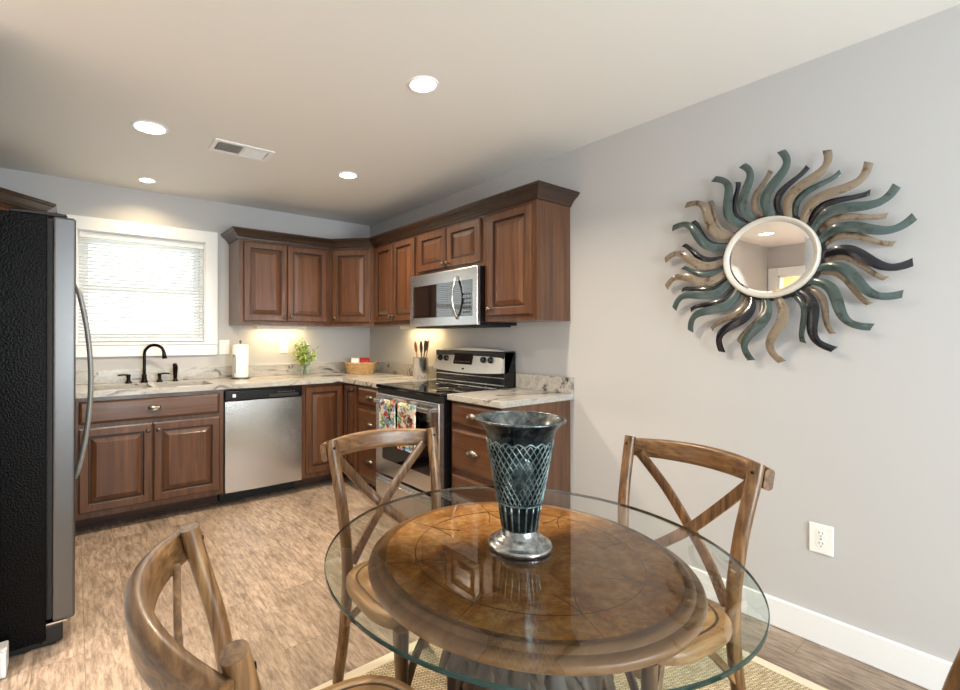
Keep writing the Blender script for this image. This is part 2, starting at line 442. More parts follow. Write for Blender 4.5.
def dup(root, loc, rotz, label=None, group=None):
    r = root.copy(); COL.objects.link(r); r.location = loc; r.rotation_euler = (0, 0, rotz)
    if label: r['label'] = label
    if group: r['group'] = group
    for ch in list(root.children):
        c = ch.copy(); COL.objects.link(c); c.parent = r
        for g in ch.children:
            d = g.copy(); COL.objects.link(d); d.parent = c
    return r

# ------------------------------------------------------------------ room shell
H = 2.438
XL = -3.29          # alcove wall behind the fridge
XP = -2.752         # partition faces
YF = -6.5
XH = -4.9           # hall wall
struct('floor', bx(XH - 2.2, 0.1, YF - 0.1, 0.1, -0.1, 0.0), M['floor'])
struct('ceiling', bx(XH - 2.2, 0.1, YF - 0.1, 0.1, H, H + 0.1), M['ceiling'])
struct('wall_right', bx(0, 0.12, YF, 0.12, 0, H), M['wall'])
# back wall with the window opening
WX0, WX1, WZ0, WZ1 = -2.495, -1.612, 1.232, 2.072
bm = BM()
box(bm, XL, WX0, 0, 0.14, 0, H); box(bm, WX1, 0, 0, 0.14, 0, H); box(bm, WX0, WX1, 0, 0.14, 0, WZ0); box(bm, WX0, WX1, 0, 0.14, WZ1, H)
struct('wall_back', bm, M['wall'])
struct('wall_left', bx(XL - 0.12, XL, -1.87, 0.14, 0, H), M['wall'])
struct('wall_partition', bx(XH, XP, -1.985, -1.87, 0, H), M['wall'])
struct('wall_dining', bx(XP - 0.115, XP, YF, -2.95, 0, H), M['wall'])
struct('wall_hall_end', bx(XH, XP - 0.115, -4.6, -4.5, 0, H), M['wall'])
# hall wall with a doorway to a lit room
DY0, DY1, DZ = -2.93, -2.10, 2.06
bm = BM()
box(bm, XH - 0.12, XH, -4.6, DY0, 0, H); box(bm, XH - 0.12, XH, DY1, -1.87, 0, H); box(bm, XH - 0.12, XH, DY0, DY1, DZ, H)
struct('wall_hall', bm, M['wall'])
bm = BM()
box(bm, XH - 2.2, XH - 2.1, -4.6, -0.6, 0, H); box(bm, XH - 2.1, XH - 0.12, -4.6, -4.5, 0, H); box(bm, XH - 2.1, XH - 0.12, -0.7, -0.6, 0, H); box(bm, XH-0.13, XH-0.12, -1.87, -0.6, 0, H)
struct('wall_side_room', bm, plain('warm_room_paint', rgb(226, 214, 178), 0.8))
# unseen front wall with a window opening added to let fill light in
PX0, PX1, PZ0, PZ1 = -2.3, -0.4, 0.25, 2.15
bm = BM()
box(bm, XP - 0.115, PX0, YF - 0.12, YF, 0, H); box(bm, PX1, 0.12, YF - 0.12, YF, 0, H); box(bm, PX0, PX1, YF - 0.12, YF, 0, PZ0); box(bm, PX0, PX1, YF - 0.12, YF, PZ1, H)
struct('wall_front', bm, M['wall'])

# hall door casing
bm = BM(); cw = 0.10
box(bm, XH, XH + 0.02, DY0 - cw, DY0, 0, DZ + cw, 0.003); box(bm, XH, XH + 0.02, DY1, DY1 + cw, 0, DZ + cw, 0.003); box(bm, XH, XH + 0.02, DY0, DY1, DZ, DZ + cw, 0.003)
box(bm, XH - 0.12, XH, DY0, DY0 + 0.02, 0, DZ); box(bm, XH - 0.12, XH, DY1 - 0.02, DY1, 0, DZ); box(bm, XH - 0.12, XH, DY0, DY1, DZ - 0.02, DZ)
struct('trim_1', bm, M['trim'])

def base_board(name, x0, x1, y0, y1, h=0.125):
    struct(name, bx(x0, x1, y0, y1, 0, h, 0.004), M['trim'])
base_board('baseboard_right', -0.016, 0, YF, -2.49)
base_board('baseboard_dining', XP, XP + 0.016, YF, -2.95)
base_board('baseboard_partition', XH, XP + 0.016, -2.001, -1.985)
base_board('baseboard_partition_end', XP, XP + 0.036, -1.985, -1.885, 0.092)
base_board('baseboard_front', XP, 0, YF, YF + 0.016)

# kitchen window: casing, apron, frame, sashes, panes
wn = structE('window_1')
bm = BM(); cw = 0.098
box(bm, WX1, WX1 + cw, -0.02, 0, WZ0 - 0.0, WZ1 + cw, 0.002)
box(bm, WX0 - cw, WX0, -0.02, 0, WZ0 - 0.0, WZ1 + cw, 0.002)
box(bm, WX0, WX1, -0.02, 0, WZ1, WZ1 + cw, 0.002)
obj('casing', bm, M['trim'], wn)
obj('sill', bx(WX0 - cw, WX1 + cw, -0.03, 0.06, WZ0 - 0.022, WZ0, 0.004), M['trim'], wn)
obj('apron', bx(WX0 - cw, WX1 + cw, -0.02, 0, WZ0 - 0.11, WZ0 - 0.022, 0.002), M['trim'], wn)
bm = BM()
rect_frame(bm, WX0, WX1, 0.052, 0.14, WZ0, WZ1, 0.03)
j = 0.006; e3 = 0.0006
box(bm, WX0 + e3, WX0 + j, 0.0005, 0.0515, WZ0 + e3, WZ1 - e3); box(bm, WX1 - j, WX1 - e3, 0.0005, 0.0515, WZ0 + e3, WZ1 - e3); box(bm, WX0 + j, WX1 - j, 0.0005, 0.0515, WZ1 - j, WZ1 - e3)
obj('window_frame', bm, M['trim'], wn)
zm = 1.645
for z0, z1, y in ((WZ0 + 0.03, zm + 0.02, 0.075), (zm - 0.02, WZ1 - 0.03, 0.105)):
    bm = BM(); a, c = WX0 + 0.03, WX1 - 0.03
    rect_frame(bm, a + e3, c - e3, y, y + 0.028, z0 + e3, z1 - e3, 0.04)
    s = obj('sash', bm, M['trim'], wn)
    obj('pane', bx(a + 0.04, c - 0.04, y + 0.012, y + 0.015, z0 + 0.04, z1 - 0.04), M['pane'], s)
# added front window, out of view, for the fill light to enter by
wn = structE('added_fill_window')
bm = BM()
rect_frame(bm, PX0, PX1, YF - 0.1, YF - 0.03, PZ0, PZ1, 0.06); box(bm, -1.38, -1.32, YF - 0.1, YF - 0.03, PZ0 + 0.06, PZ1 - 0.06)
obj('window_frame', bm, M['trim'], wn)
for a, c in ((PX0 + 0.06, -1.38), (-1.32, PX1 - 0.06)):
    obj('pane', bx(a, c, YF - 0.07, YF - 0.066, PZ0 + 0.06, PZ1 - 0.06), M['pane'], wn)
bm = BM()
box(bm, PX0 - 0.09, PX0, YF, YF + 0.018, PZ0, PZ1 + 0.09); box(bm, PX1, PX1 + 0.09, YF, YF + 0.018, PZ0, PZ1 + 0.09); box(bm, PX0, PX1, YF, YF + 0.018, PZ1, PZ1 + 0.09); box(bm, PX0 - 0.09, PX1 + 0.09, YF, YF + 0.03, PZ0 - 0.09, PZ0)
obj('casing', bm, M['trim'], wn)

# ------------------------------------------------------------------ blind
bl = thing('window_blind', 'white slatted blind lowered over the kitchen window above the sink', 'blind', ((WX0 + WX1) / 2, 0.026, WZ1 - 0.008))
bw = (WX1 - WX0) / 2 - 0.010
obj('headrail', bx(-bw, bw, -0.022, 0.02, -0.045, 0, 0.003), M['blind'], bl)
bm = BM(); nsl = 29; z = -0.06; top = -0.06; bot = -(WZ1 - WZ0) + 0.045
ns = []
for i in range(nsl):
    z = top + (bot - top) * i / (nsl - 1)
    pts = [(-bw, 0, z), (bw, 0, z)]
    an = math.radians(24)
    sec = [(-0.0135, -0.0006), (0, 0.0016), (0.0135, -0.0006), (0.0135, -0.0014), (0, 0.0008), (-0.0135, -0.0014)]
    sec = [(a * math.cos(an) - c * math.sin(an), a * math.sin(an) + c * math.cos(an)) for a, c in sec]
    sweep(bm, pts, sec, up=(0, 0, 1))
obj('slats', bm, M['blind'], bl)
obj('bottom_rail', bx(-bw, bw, -0.014, 0.014, bot - 0.032, bot - 0.016, 0.003), M['blind'], bl)
for s in (-1, 0, 1):
    obj('ladder_cord', tube(BM(), [(s * bw * 0.8, -0.016, -0.02), (s * bw * 0.8, -0.016, bot - 0.02)], 0.0012, 6), M['blind'], bl)
for s in (-0.93, 0.95):
    cd = obj('pull_cord', tube(BM(), [(s * bw, -0.021, -0.04), (s * bw, -0.024, -0.60)], 0.0014, 6), M['towelhem'], bl)
    obj('tassel', lathe(BM(), [(0, -0.60), (0.004, -0.605), (0.007, -0.63), (0, -0.635)], 10, s * bw, -0.024), M['white'], cd, smooth=True)

# ------------------------------------------------------------------ cabinet builders (local: x along the front, front is -y)
def knob(parent, x, y, z):
    bm = lathe(BM(), [(0, 0), (0.006, 0), (0.005, 0.008), (0.012, 0.013), (0.0145, 0.018), (0.012, 0.023), (0.005, 0.026), (0, 0.0265)], 16)
    obj('knob', bm, M['pewter'], parent, (x, y, z), (PI / 2, 0, 0), smooth=True)
def cup_pull(parent, x, y, z):
    bm = BM(); nu, nv = 16, 8; g = []
    for i in range(nu + 1):
        row = []
        u = PI * i / nu
        for j in range(nv + 1):
            v = PI / 2 * j / nv * 1.0
            row.append(bm.verts.new((-0.044 * math.cos(u) , -0.026 * math.sin(u) * math.cos(v * 0.9) , 0.022 * math.sin(u) * math.sin(v) - 0.010 * (1 - j / nv) * math.sin(u))))
        g.append(row)
    for i in range(nu):
        for j in range(nv): bm.faces.new((g[i][j], g[i + 1][j], g[i + 1][j + 1], g[i][j + 1]))
    bmesh.ops.remove_doubles(bm, verts=bm.verts, dist=1e-5)
    bmesh.ops.solidify(bm, geom=bm.faces[:], thickness=0.002)
    box(bm, -0.05, -0.040, -0.004, 0, -0.006, 0.006, 0.001); box(bm, 0.040, 0.05, -0.004, 0, -0.006, 0.006, 0.001)
    obj('handle', bm, M['pewter'], parent, (x, y, z), smooth=True, auto=0.6)
def door(parent, x0, x1, z0, z1, y, knob_at=None, loc=None, rot=(0, 0, 0), sw=0.055):
    bm = rings_panel(BM(), x0, x1, z0, z1, [(0, 0), (0, -0.015), (0.003, -0.0175), (0.007, -0.020), (sw - 0.006, -0.020), (sw - 0.002, -0.017), (sw, -0.010)], False, groove=(1, 4, 5))
    d = obj('door', bm, [M['cab'], M['glaze']], parent, loc or (0, y, 0), rot)
    bm = rings_panel(BM(), x0, x1, z0, z1, [(sw - 0.002, -0.008), (sw + 0.008, -0.008), (sw + 0.012, -0.0095), (sw + 0.036, -0.018), (sw + 0.039, -0.0195)], True, groove=(0, 1))
    obj('panel', bm, [M['cab'], M['glaze']], d)
    if knob_at: knob(d, knob_at[0], -0.020, knob_at[1])
    return d
def drawer(parent, x0, x1, z0, z1, y, pulls=True):
    bm = rings_panel(BM(), x0, x1, z0, z1, [(0, 0), (0, -0.012), (0.004, -0.0145), (0.014, -0.0195), (0.017, -0.0205)], True, groove=(1,))
    d = obj('drawer', bm, [M['cab_h'], M['glaze']], parent, (0, y, 0))
    if pulls: cup_pull(d, (x0 + x1) / 2, -0.0205, (z0 + z1) / 2)
    return d
UB, UT = 1.372, 2.095
UD = 0.315
R90 = -PI / 2

# --- wall cabinets
XUL = -1.418
c = thing('wall_cabinet', 'two-door brown wall cabinet right of the window', 'cabinet', (XUL, 0, 0))
wd = -0.612 - XUL
obj('body', bx(0, wd, -UD, -0.002, UB, UT, 0.001), M['cab'], c)
door(c, 0.035, wd / 2 - 0.003, UB + 0.035, UT - 0.03, -UD, (wd / 2 - 0.03, UB + 0.075))
door(c, wd / 2 + 0.003, wd - 0.035, UB + 0.035, UT - 0.03, -UD, (wd / 2 + 0.03, UB + 0.075))

c = thing('corner_wall_cabinet', 'diagonal one-door wall cabinet in the corner above the wicker basket', 'cabinet')
obj('body', prism(BM(), [(-0.002, -0.002), (-0.61, -0.002), (-0.61, -UD), (-UD, -0.61), (-0.002, -0.61)], UB, UT), M['cab'], c)
dl = 0.295 * math.sqrt(2)
door(c, 0.03, dl - 0.03, UB + 0.035, UT - 0.03, 0, (0.058, UB + 0.075), loc=(-0.61, -UD, 0), rot=(0, 0, -PI / 4))

YM0, YM1, YE = -1.285, -2.047, -2.483
c = thing('wall_cabinet', 'narrow two-door wall cabinet between the corner cabinet and the microwave', 'cabinet', (0, -0.612, 0), R90)
wd = -YM0 - 0.612 - 0.001
obj('body', bx(0, wd, -UD, -0.002, UB, UT, 0.001), M['cab'], c)
door(c, 0.035, wd / 2 - 0.003, UB + 0.035, UT - 0.03, -UD, (wd / 2 - 0.026, UB + 0.075), sw=0.05)
door(c, wd / 2 + 0.003, wd - 0.02, UB + 0.035, UT - 0.03, -UD, (wd / 2 + 0.026, UB + 0.075), sw=0.05)

MT = 1.745
c = thing('over_range_cabinet', 'short two-door wall cabinet directly above the microwave', 'cabinet', (0, YM0, 0), R90)
wd = YM0 - YM1
obj('body', bx(0.001, wd - 0.001, -UD, -0.002, MT, UT, 0.001), M['cab'], c)
door(c, 0.03, wd / 2 - 0.003, MT + 0.03, UT - 0.03, -UD, (wd / 2 - 0.03, MT + 0.06))
door(c, wd / 2 + 0.003, wd - 0.03, MT + 0.03, UT - 0.03, -UD, (wd / 2 + 0.03, MT + 0.06))

c = thing('wall_cabinet', 'one-door wall cabinet at the end of the run right of the microwave', 'cabinet', (0, YM1, 0), R90)
wd = YM1 - YE
obj('body', bx(0.001, wd, -UD, -0.002, UB, UT, 0.001), M['cab'], c)
door(c, 0.035, wd - 0.03, UB + 0.035, UT - 0.03, -UD, (0.065, UB + 0.08))

c = thing('corner_wall_cabinet', 'dark wall cabinet showing only its top above the refrigerator', 'cabinet', (XL, 0, 0))
obj('body', prism(BM(), [(0.002, -0.002), (0.61, -0.002), (0.61, -UD), (UD, -0.61), (0.002, -0.61)], UB, UT), M['cab'], c)
door(c, 0.03, dl - 0.03, UB + 0.035, UT - 0.03, 0, (dl - 0.058, UB + 0.075), loc=(UD, -0.61, 0), rot=(0, 0, PI / 4))

def crown(name, path, label):
    prof = [(0.0, -0.012), (0.008, -0.012), (0.010, 0.0), (0.016, 0.006), (0.020, 0.014), (0.030, 0.024), (0.046, 0.036), (0.056, 0.042), (0.060, 0.050), (0.068, 0.054), (0.068, 0.066), (0.0, 0.066)]
    P = [Vector((x, y)) for x, y in path]; rings = []
    bm = BM()
    rt = lambda d: Vector((d.y, -d.x))
    for i, p in enumerate(P):
        if i == 0: n = rt((P[1] - P[0]).normalized()); k = 1
        elif i == len(P) - 1: n = rt((P[-1] - P[-2]).normalized()); k = 1
        else:
            a = rt((P[i] - P[i - 1]).normalized()); c2 = rt((P[i + 1] - P[i]).normalized()); n = (a + c2).normalized(); k = 1 / n.dot(a)
        rings.append([bm.verts.new((p.x + n.x * o * k, p.y + n.y * o * k, UT + z)) for o, z in prof])
    m2 = len(prof)
    for A, B2 in zip(rings[:-1], rings[1:]):
        for i in range(m2): bm.faces.new((A[i], A[(i + 1) % m2], B2[(i + 1) % m2], B2[i]))
    bm.faces.new(rings[0]); bm.faces.new(rings[-1][::-1])
    return tag(obj(name, bm, M['crown']), label, 'molding')
e = 0.001
crown('crown_molding', [(XUL - e, -0.002), (XUL - e, -UD - e), (-0.61, -UD - e), (-UD - e, -0.61), (-UD - e, YE - e), (-0.002, YE - e)], 'long dark crown molding along the tops of the wall cabinets')
crown('crown_molding', [(XL + 0.002, -0.61 - e), (XL + UD, -0.61 - e), (XL + 0.61 + e, -UD - e), (XL + 0.61 + e, -0.002)], 'short piece of dark crown molding above the refrigerator')

# --- base cabinets
BT, BD, TK = 0.884, 0.605, 0.105
def base_body(c, w2):
    obj('body', bx(0.001, w2 - 0.001, -BD, -0.002, TK, BT, 0.001), M['cab'], c)
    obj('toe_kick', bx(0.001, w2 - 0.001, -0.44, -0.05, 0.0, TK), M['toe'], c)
XD0, XD1 = -1.607, -0.996
c = thing('sink_cabinet', 'wide base cabinet under the sink with two doors and one long drawer', 'cabinet', (XD0 - 0.915, 0, 0))
# hollow so that the sink bowls hang inside
bm = BM(); w2 = 0.915
box(bm, 0.001, 0.02, -BD, -0.002, TK, BT); box(bm, w2 - 0.02, w2 - 0.001, -BD, -0.002, TK, BT); box(bm, 0.02, w2 - 0.02, -BD, -BD + 0.02, TK, BT); box(bm, 0.02, w2 - 0.02, -BD + 0.02, -0.002, TK, TK + 0.02)
obj('body', bm, M['cab'], c)
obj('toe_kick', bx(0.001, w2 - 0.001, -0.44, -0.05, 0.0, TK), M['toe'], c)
door(c, 0.035, 0.447, 0.145, 0.682, -BD, (0.418, 0.635)); door(c, 0.453, 0.883, 0.145, 0.682, -BD, (0.482, 0.635))
drawer(c, 0.035, 0.883, 0.712, 0.858, -BD)

c = thing('corner_base_cabinet', 'L-shaped corner base cabinet between the dishwasher and the drawers', 'cabinet')
YC = -0.862
pts = [(-0.002, -0.002), (XD1, -0.002), (XD1, -BD), (-BD, -BD), (-BD, YC), (-0.002, YC)]
obj('body', prism(BM(), pts, TK, BT), M['cab'], c)
pts = [(-0.05, -0.05), (XD1, -0.05), (XD1, -0.44), (-0.44, -0.44), (-0.44, YC), (-0.05, YC)]
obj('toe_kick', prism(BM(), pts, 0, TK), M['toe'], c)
door(c, XD1 + 0.03, -BD - 0.026, 0.145, 0.862, -BD)
d = door(c, 0.026, -YC - BD - 0.006, 0.145, 0.862, 0, (0.205, 0.835), loc=(-BD, -BD, 0), rot=(0, 0, R90), sw=0.045)

YR0, YR1 = -1.284, -2.046
def drawers3(label, y0, y1, zs):
    c = thing('drawer_cabinet', label, 'cabinet', (0, y0, 0), R90)
    w3 = y0 - y1; base_body(c, w3)
    for a, b3 in zs: drawer(c, 0.02, w3 - 0.025, a, b3, -BD)
    return c
drawers3('narrow three-drawer base cabinet left of the range', YC, YR0 + 0.002, [(0.728, 0.862), (0.465, 0.692), (0.145, 0.430)])
drawers3('three-drawer base cabinet right of the range, behind the metal vase', YR1 - 0.002, YE, [(0.740, 0.866), (0.462, 0.712), (0.145, 0.434)])

# --- worktops
def cells(bm, xs, ys, skip, z0, z1):
    for i in range(len(xs) - 1):
        for j in range(len(ys) - 1):
            if (i, j) in skip: continue
            box(bm, xs[i], xs[i + 1], ys[j], ys[j + 1], z0, z1)
    bmesh.ops.remove_doubles(bm, verts=bm.verts, dist=1e-5)
    seen = {}
    for f in bm.faces: seen.setdefault(tuple(round(v, 4) for v in f.calc_center_median()), []).append(f)
    bmesh.ops.delete(bm, geom=[f for g in seen.values() if len(g) > 1 for f in g], context='FACES')
    return bm
CT, CD = 0.920, 0.640
SX0, SXa, SXb, SX1, SY0, SY1 = -2.42, -2.06, -2.02, -1.66, -0.545, -0.165
bm = cells(BM(), [XL + 0.002, SX0, SXa, SXb, SX1, -CD, -0.002], [YR0 + 0.002, -CD, SY0, SY1, -0.002],
           {(0, 0), (1, 0), (2, 0), (3, 0), (4, 0), (1, 2), (3, 2)}, BT + 0.001, CT)
ct = obj('countertop', bm, M['granite'])
tag(ct, 'long L-shaped veined grey granite countertop with the sink in it', 'countertop')
bm = BM(); box(bm, XL + 0.002, -0.002, -0.022, -0.002, CT, CT + 0.102, 0.002); box(bm, -0.022, -0.002, YR0 + 0.002, -0.022, CT, CT + 0.102, 0.002)
obj('backsplash', bm, M['granite'], ct)
ct2 = obj('countertop', bx(-CD, -0.002, YE - 0.025, YR1 - 0.002, BT + 0.001, CT, 0.002), M['granite'])
tag(ct2, 'short veined granite countertop right of the range', 'countertop')
obj('backsplash', bx(-0.022, -0.002, YE - 0.025, YR1 - 0.002, CT, CT + 0.102, 0.002), M['granite'], ct2)

# --- sink and faucet
s = thing('kitchen_sink', 'double-bowl steel sink set into the countertop under the window', 'sink', ((SX0 + SX1) / 2, (SY0 + SY1) / 2, BT))
cx0, cy0 = (SX0 + SX1) / 2, (SY0 + SY1) / 2
for a, b3 in ((SX0, SXa), (SXb, SX1)):
    x0, x1, y0, y1 = a - cx0 - 0.004, b3 - cx0 + 0.004, SY0 - cy0 - 0.004, SY1 - cy0 + 0.004
    bm = rings_panel(BM(), x0, x1, y0, y1, [(-0.012, 0), (0, 0), (0.005, 0.14), (0.02, 0.16)])
    for v in bm.verts: v.co = Vector((v.co.x, v.co.z, -v.co.y))
    bo = obj('bowl', bm, M['sinkm'], s, recalc=False)
    obj('drain', lathe(BM(), [(0, -0.157), (0.03, -0.157), (0.038, -0.159)], 20, (x0 + x1) / 2, 0), M['chrome'], bo)

f = thing('faucet', 'dark bronze gooseneck faucet with two lever handles behind the sink', 'faucet', (-2.070, -0.095, CT + 0.001))
obj('base', lathe(BM(), [(0, 0), (0.027, 0), (0.027, 0.006), (0.019, 0.018), (0.016, 0.05), (0.019, 0.056), (0.014, 0.065), (0, 0.065)], 20), M['bronze'], f, smooth=True, auto=0.7)
pts = [(0, 0, 0.06), (0, 0, 0.16), (0, 0, 0.21)] + [(0.062 - 0.062 * math.cos(a), -0.055 + 0.055 * math.cos(a), 0.215 + 0.075 * math.sin(a)) for a in [PI * i / 10 for i in range(1, 9)]] + [(0.122, -0.105, 0.225)]
obj('spout', tube(BM(), spline(pts, 3), 0.0115, 12), M['bronze'], f, smooth=True)
obj('spray_head', sweep(BM(), [(0.1205, -0.104, 0.235), (0.124, -0.107, 0.205), (0.126, -0.109, 0.185)], circ(0.0165, 14), scale=lambda t: 0.8 + 0.35 * t), M['bronze'], f, smooth=True)
for sx in (-1, 1):
    hb = obj('handle', lathe(BM(), [(0, 0), (0.025, 0), (0.024, 0.006), (0.013, 0.02), (0.012, 0.045), (0.016, 0.052), (0.013, 0.066), (0, 0.068)], 18, sx * 0.105), M['bronze'], f, smooth=True, auto=0.7)
    obj('lever', tube(BM(), [(sx * 0.105, 0, 0.06), (sx * 0.135, -0.004, 0.064), (sx * 0.175, -0.012, 0.062)], 0.006, 8), M['bronze'], hb, smooth=True)
sp = thing('side_sprayer', 'small dark bronze side sprayer right of the faucet', 'sprayer', (-1.855, -0.105, CT + 0.001))
obj('base', lathe(BM(), [(0, 0), (0.022, 0), (0.021, 0.008), (0.014, 0.016), (0.013, 0.022), (0, 0.022)], 18), M['bronze'], sp, smooth=True, auto=0.7)
obj('spray_wand', sweep(BM(), spline([(0, 0, 0.02), (0, 0, 0.07), (0.0, -0.004, 0.11), (-0.004, -0.014, 0.128), (-0.010, -0.034, 0.13)], 4), circ(0.0165, 14), scale=lambda t: 0.8 + 0.35 * math.sin(PI * t)), M['bronze'], sp, smooth=True)

# ------------------------------------------------------------------ dishwasher
d = thing('dishwasher', 'stainless steel dishwasher with black control strip under the countertop', 'dishwasher', (XD0 + 0.003, 0, 0))
w2 = XD1 - XD0 - 0.006
obj('tub', bx(0.002, w2 - 0.002, -0.58, -0.03, 0.09, 0.875), M['blackmatte'], d)
bm = BM(); rows = []; nd = 24
for i in range(nd + 1):
    u = 2 * i / nd - 1; x = 0.004 + (w2 - 0.008) * i / nd; yf = -0.622 - 0.008 * (1 - u * u)
    rows.append([bm.verts.new(p) for p in ((x, -0.58, 0.105), (x, yf + 0.004, 0.105), (x, yf, 0.109), (x, yf, 0.788), (x, yf + 0.004, 0.792), (x, -0.58, 0.792))])
for A, B2 in zip(rows[:-1], rows[1:]):
    for k in range(6): bm.faces.new((A[k], A[(k + 1) % 6], B2[(k + 1) % 6], B2[k]))
bm.faces.new(rows[0]); bm.faces.new(rows[-1][::-1])
obj('door', bm, M['steel'], d, smooth=True, auto=0.5)
bm = bx(0.002, w2 - 0.002, -0.632, -0.58, 0.795, 0.868, 0.006, seg=2)
cp = obj('control_panel', bm, M['black'], d)
bm = BM(); box(bm, 0.055, 0.078, -0.6335, -0.631, 0.820, 0.843); obj('logo', bm, M['white'], cp)
for i in range(6):
    obj('button', bx(0.40 + i * 0.025, 0.414 + i * 0.025, -0.6335, -0.631, 0.836, 0.841), M['pewter'], cp)
obj('latch_pocket', bx(0.33, 0.57, -0.6335, -0.630, 0.800, 0.826, 0.001), M['blackmatte'], cp)
obj('toe_kick', bx(0.002, w2 - 0.002, -0.47, -0.40, 0.0, 0.10), M['blackmatte'], d)

# ------------------------------------------------------------------ range
r = thing('range', 'stainless and black electric range with glass cooktop between the base cabinets', 'range', (0, YR0, 0), R90)
W = YR0 - YR1
obj('body', bx(0.003, W - 0.003, -0.655, -0.03, 0.03, 0.902, 0.002), M['black'], r)
obj('kick_panel', bx(0.02, W - 0.02, -0.62, -0.10, 0.0, 0.03), M['blackmatte'], r)
ck = obj('cooktop', bx(0.0, W, -0.695, -0.128, 0.902, 0.924, 0.005, seg=2), M['blackglass'], r)
for (bx_, by_, rr) in ((0.2, -0.52, 0.115), (0.56, -0.52, 0.09), (0.2, -0.24, 0.085), (0.56, -0.24, 0.1)):
    bm = BM(); tube(bm, ring_curve((bx_, by_), rr, 40, z=0.9242), 0.0012, 4, closed=True); obj('burner', bm, M['pewter'], ck)
od = obj('oven_door', bx(0.006, W - 0.006, -0.697, -0.655, 0.285, 0.862, 0.004, seg=2), M['steel'], r)
obj('window', bx(0.10, W - 0.10, -0.6995, -0.69, 0.395, 0.735, 0.002), M['blackglass'], od)
obj('vent_strip', bx(0.006, W - 0.006, -0.680, -0.655, 0.866, 0.900), M['blackmatte'], r)
hd = obj('handle', sweep(BM(), [(0.07, -0.742, 0.815), (W - 0.05, -0.742, 0.815)], rrect(0.013, 0.017, 0.008, 3), up=(0, 0, 1)), M['steel'], od, smooth=True, auto=0.8)
for xx in (0.085, W - 0.06): obj('handle_post', bx(xx - 0.012, xx + 0.012, -0.735, -0.695, 0.805, 0.825, 0.002), M['steel'], hd)
dr = obj('drawer', bx(0.006, W - 0.006, -0.697, -0.655, 0.045, 0.270, 0.004, seg=2), M['steel'], r)
obj('drawer_grip', sweep(BM(), [(0.05, -0.705, 0.232), (W - 0.05, -0.705, 0.232)], rrect(0.012, 0.014, 0.007, 3), up=(0, 0, 1)), M['steel'], dr, smooth=True, auto=0.8)
# backguard: black riser, raked steel face with an arched lower edge
obj('riser', bx(0.004, W - 0.004, -0.130, -0.012, 0.902, 1.172, 0.004), M['black'], r)
bm = BM(); n = 24; rows = []
for i in range(n + 1):
    x = 0.004 + (W - 0.008) * i / n; u = 2 * i / n - 1
    z1 = 1.190 - 0.018 * u * u - 0.01 * max(0, abs(u) - 0.94) / 0.06; z0 = 1.020 + 0.016 * u * u - 0.012
    rows.append([bm.verts.new(p) for p in ((x, -0.160, z0), (x, -0.117, z1), (x, -0.03, z1 + 0.002), (x, -0.09, z0))])
for A, B2 in zip(rows[:-1], rows[1:]):
    for k in range(4): bm.faces.new((A[k], A[(k + 1) % 4], B2[(k + 1) % 4], B2[k]))
bm.faces.new(rows[0]); bm.faces.new(rows[-1][::-1])
gp = obj('control_panel', bm, M['panelsteel'], r)
tilt = math.atan2(0.043, 0.17)
def onface(x, z): return (x, -0.160 + (z - 1.012) * 0.043 / 0.176, z)
for xx in (0.075, 0.150, 0.565, 0.640):
    kb = obj('knob', lathe(BM(), [(0, 0), (0.023, 0), (0.022, 0.012), (0.018, 0.020), (0, 0.021)], 24), M['black'], gp, onface(xx, 1.108), (PI / 2 - tilt, 0, 0), smooth=True, auto=0.6)
dp = obj('display', bx(-0.105, 0.105, -0.004, 0.004, -0.045, 0.045, 0.002), M['display'], gp, onface(0.345, 1.112), (-tilt, 0, 0))
for i in range(6):
    obj('button', bx(-0.085 + i * 0.03, -0.068 + i * 0.03, -0.0048, -0.003, -0.03, -0.022), M['pewter'], dp)
obj('logo', bx(-0.012, 0.012, -0.002, 0.002, -0.006, 0.006), M['blackmatte'], gp, onface(0.36, 1.036), (-tilt, 0, 0))
obj('trim_strip', bx(0.006, W - 0.006, -0.1335, -0.129, 0.985, 0.991), M['chrome'], r)
obj('trim_strip', bx(0.006, W - 0.006, -0.1335, -0.129, 0.934, 0.940), M['chrome'], r)

# towels over the oven handle
def towel(x0, x1, lf, lb, label):
    bm = BM(); nx, rows = 10, []
    hy, hz = -0.742, 0.815
    path = [(hy - 0.0185 - 0.004 * math.sin(3 * i / 14), hz - lf + lf * i / 14) for i in range(15)]
    path += [(hy - 0.0185 * math.cos(a), hz + 0.0215 * math.sin(a)) for a in [PI * k / 6 for k in range(1, 6)]]
    path += [(hy + 0.0185, hz - lb * i / 8) for i in range(9)]
    for i in range(nx + 1):
        u = i / nx; x = x0 + (x1 - x0) * u
        rows.append([bm.verts.new((x, py - (0.004 * math.sin(u * 11) * min(1, max(0, (hz - pz) * 8)) if k < 15 else 0), pz)) for k, (py, pz) in enumerate(path)])
    for A, B2 in zip(rows[:-1], rows[1:]):
        for k in range(len(path) - 1): bm.faces.new((A[k], A[k + 1], B2[k + 1], B2[k]))
    bmesh.ops.solidify(bm, geom=bm.faces[:], thickness=0.003)
    o = obj('dish_towel', bm, M['towel'], None, (0, YR0, 0), (0, 0, R90), smooth=True)
    tag(o, label, 'towel', 'printed towels on the oven handle'); return o
towel(0.165, 0.365, 0.235, 0.18, 'printed dish towel hanging on the left of the oven handle')
towel(0.395, 0.600, 0.285, 0.20, 'printed dish towel hanging nearer the middle of the oven handle')

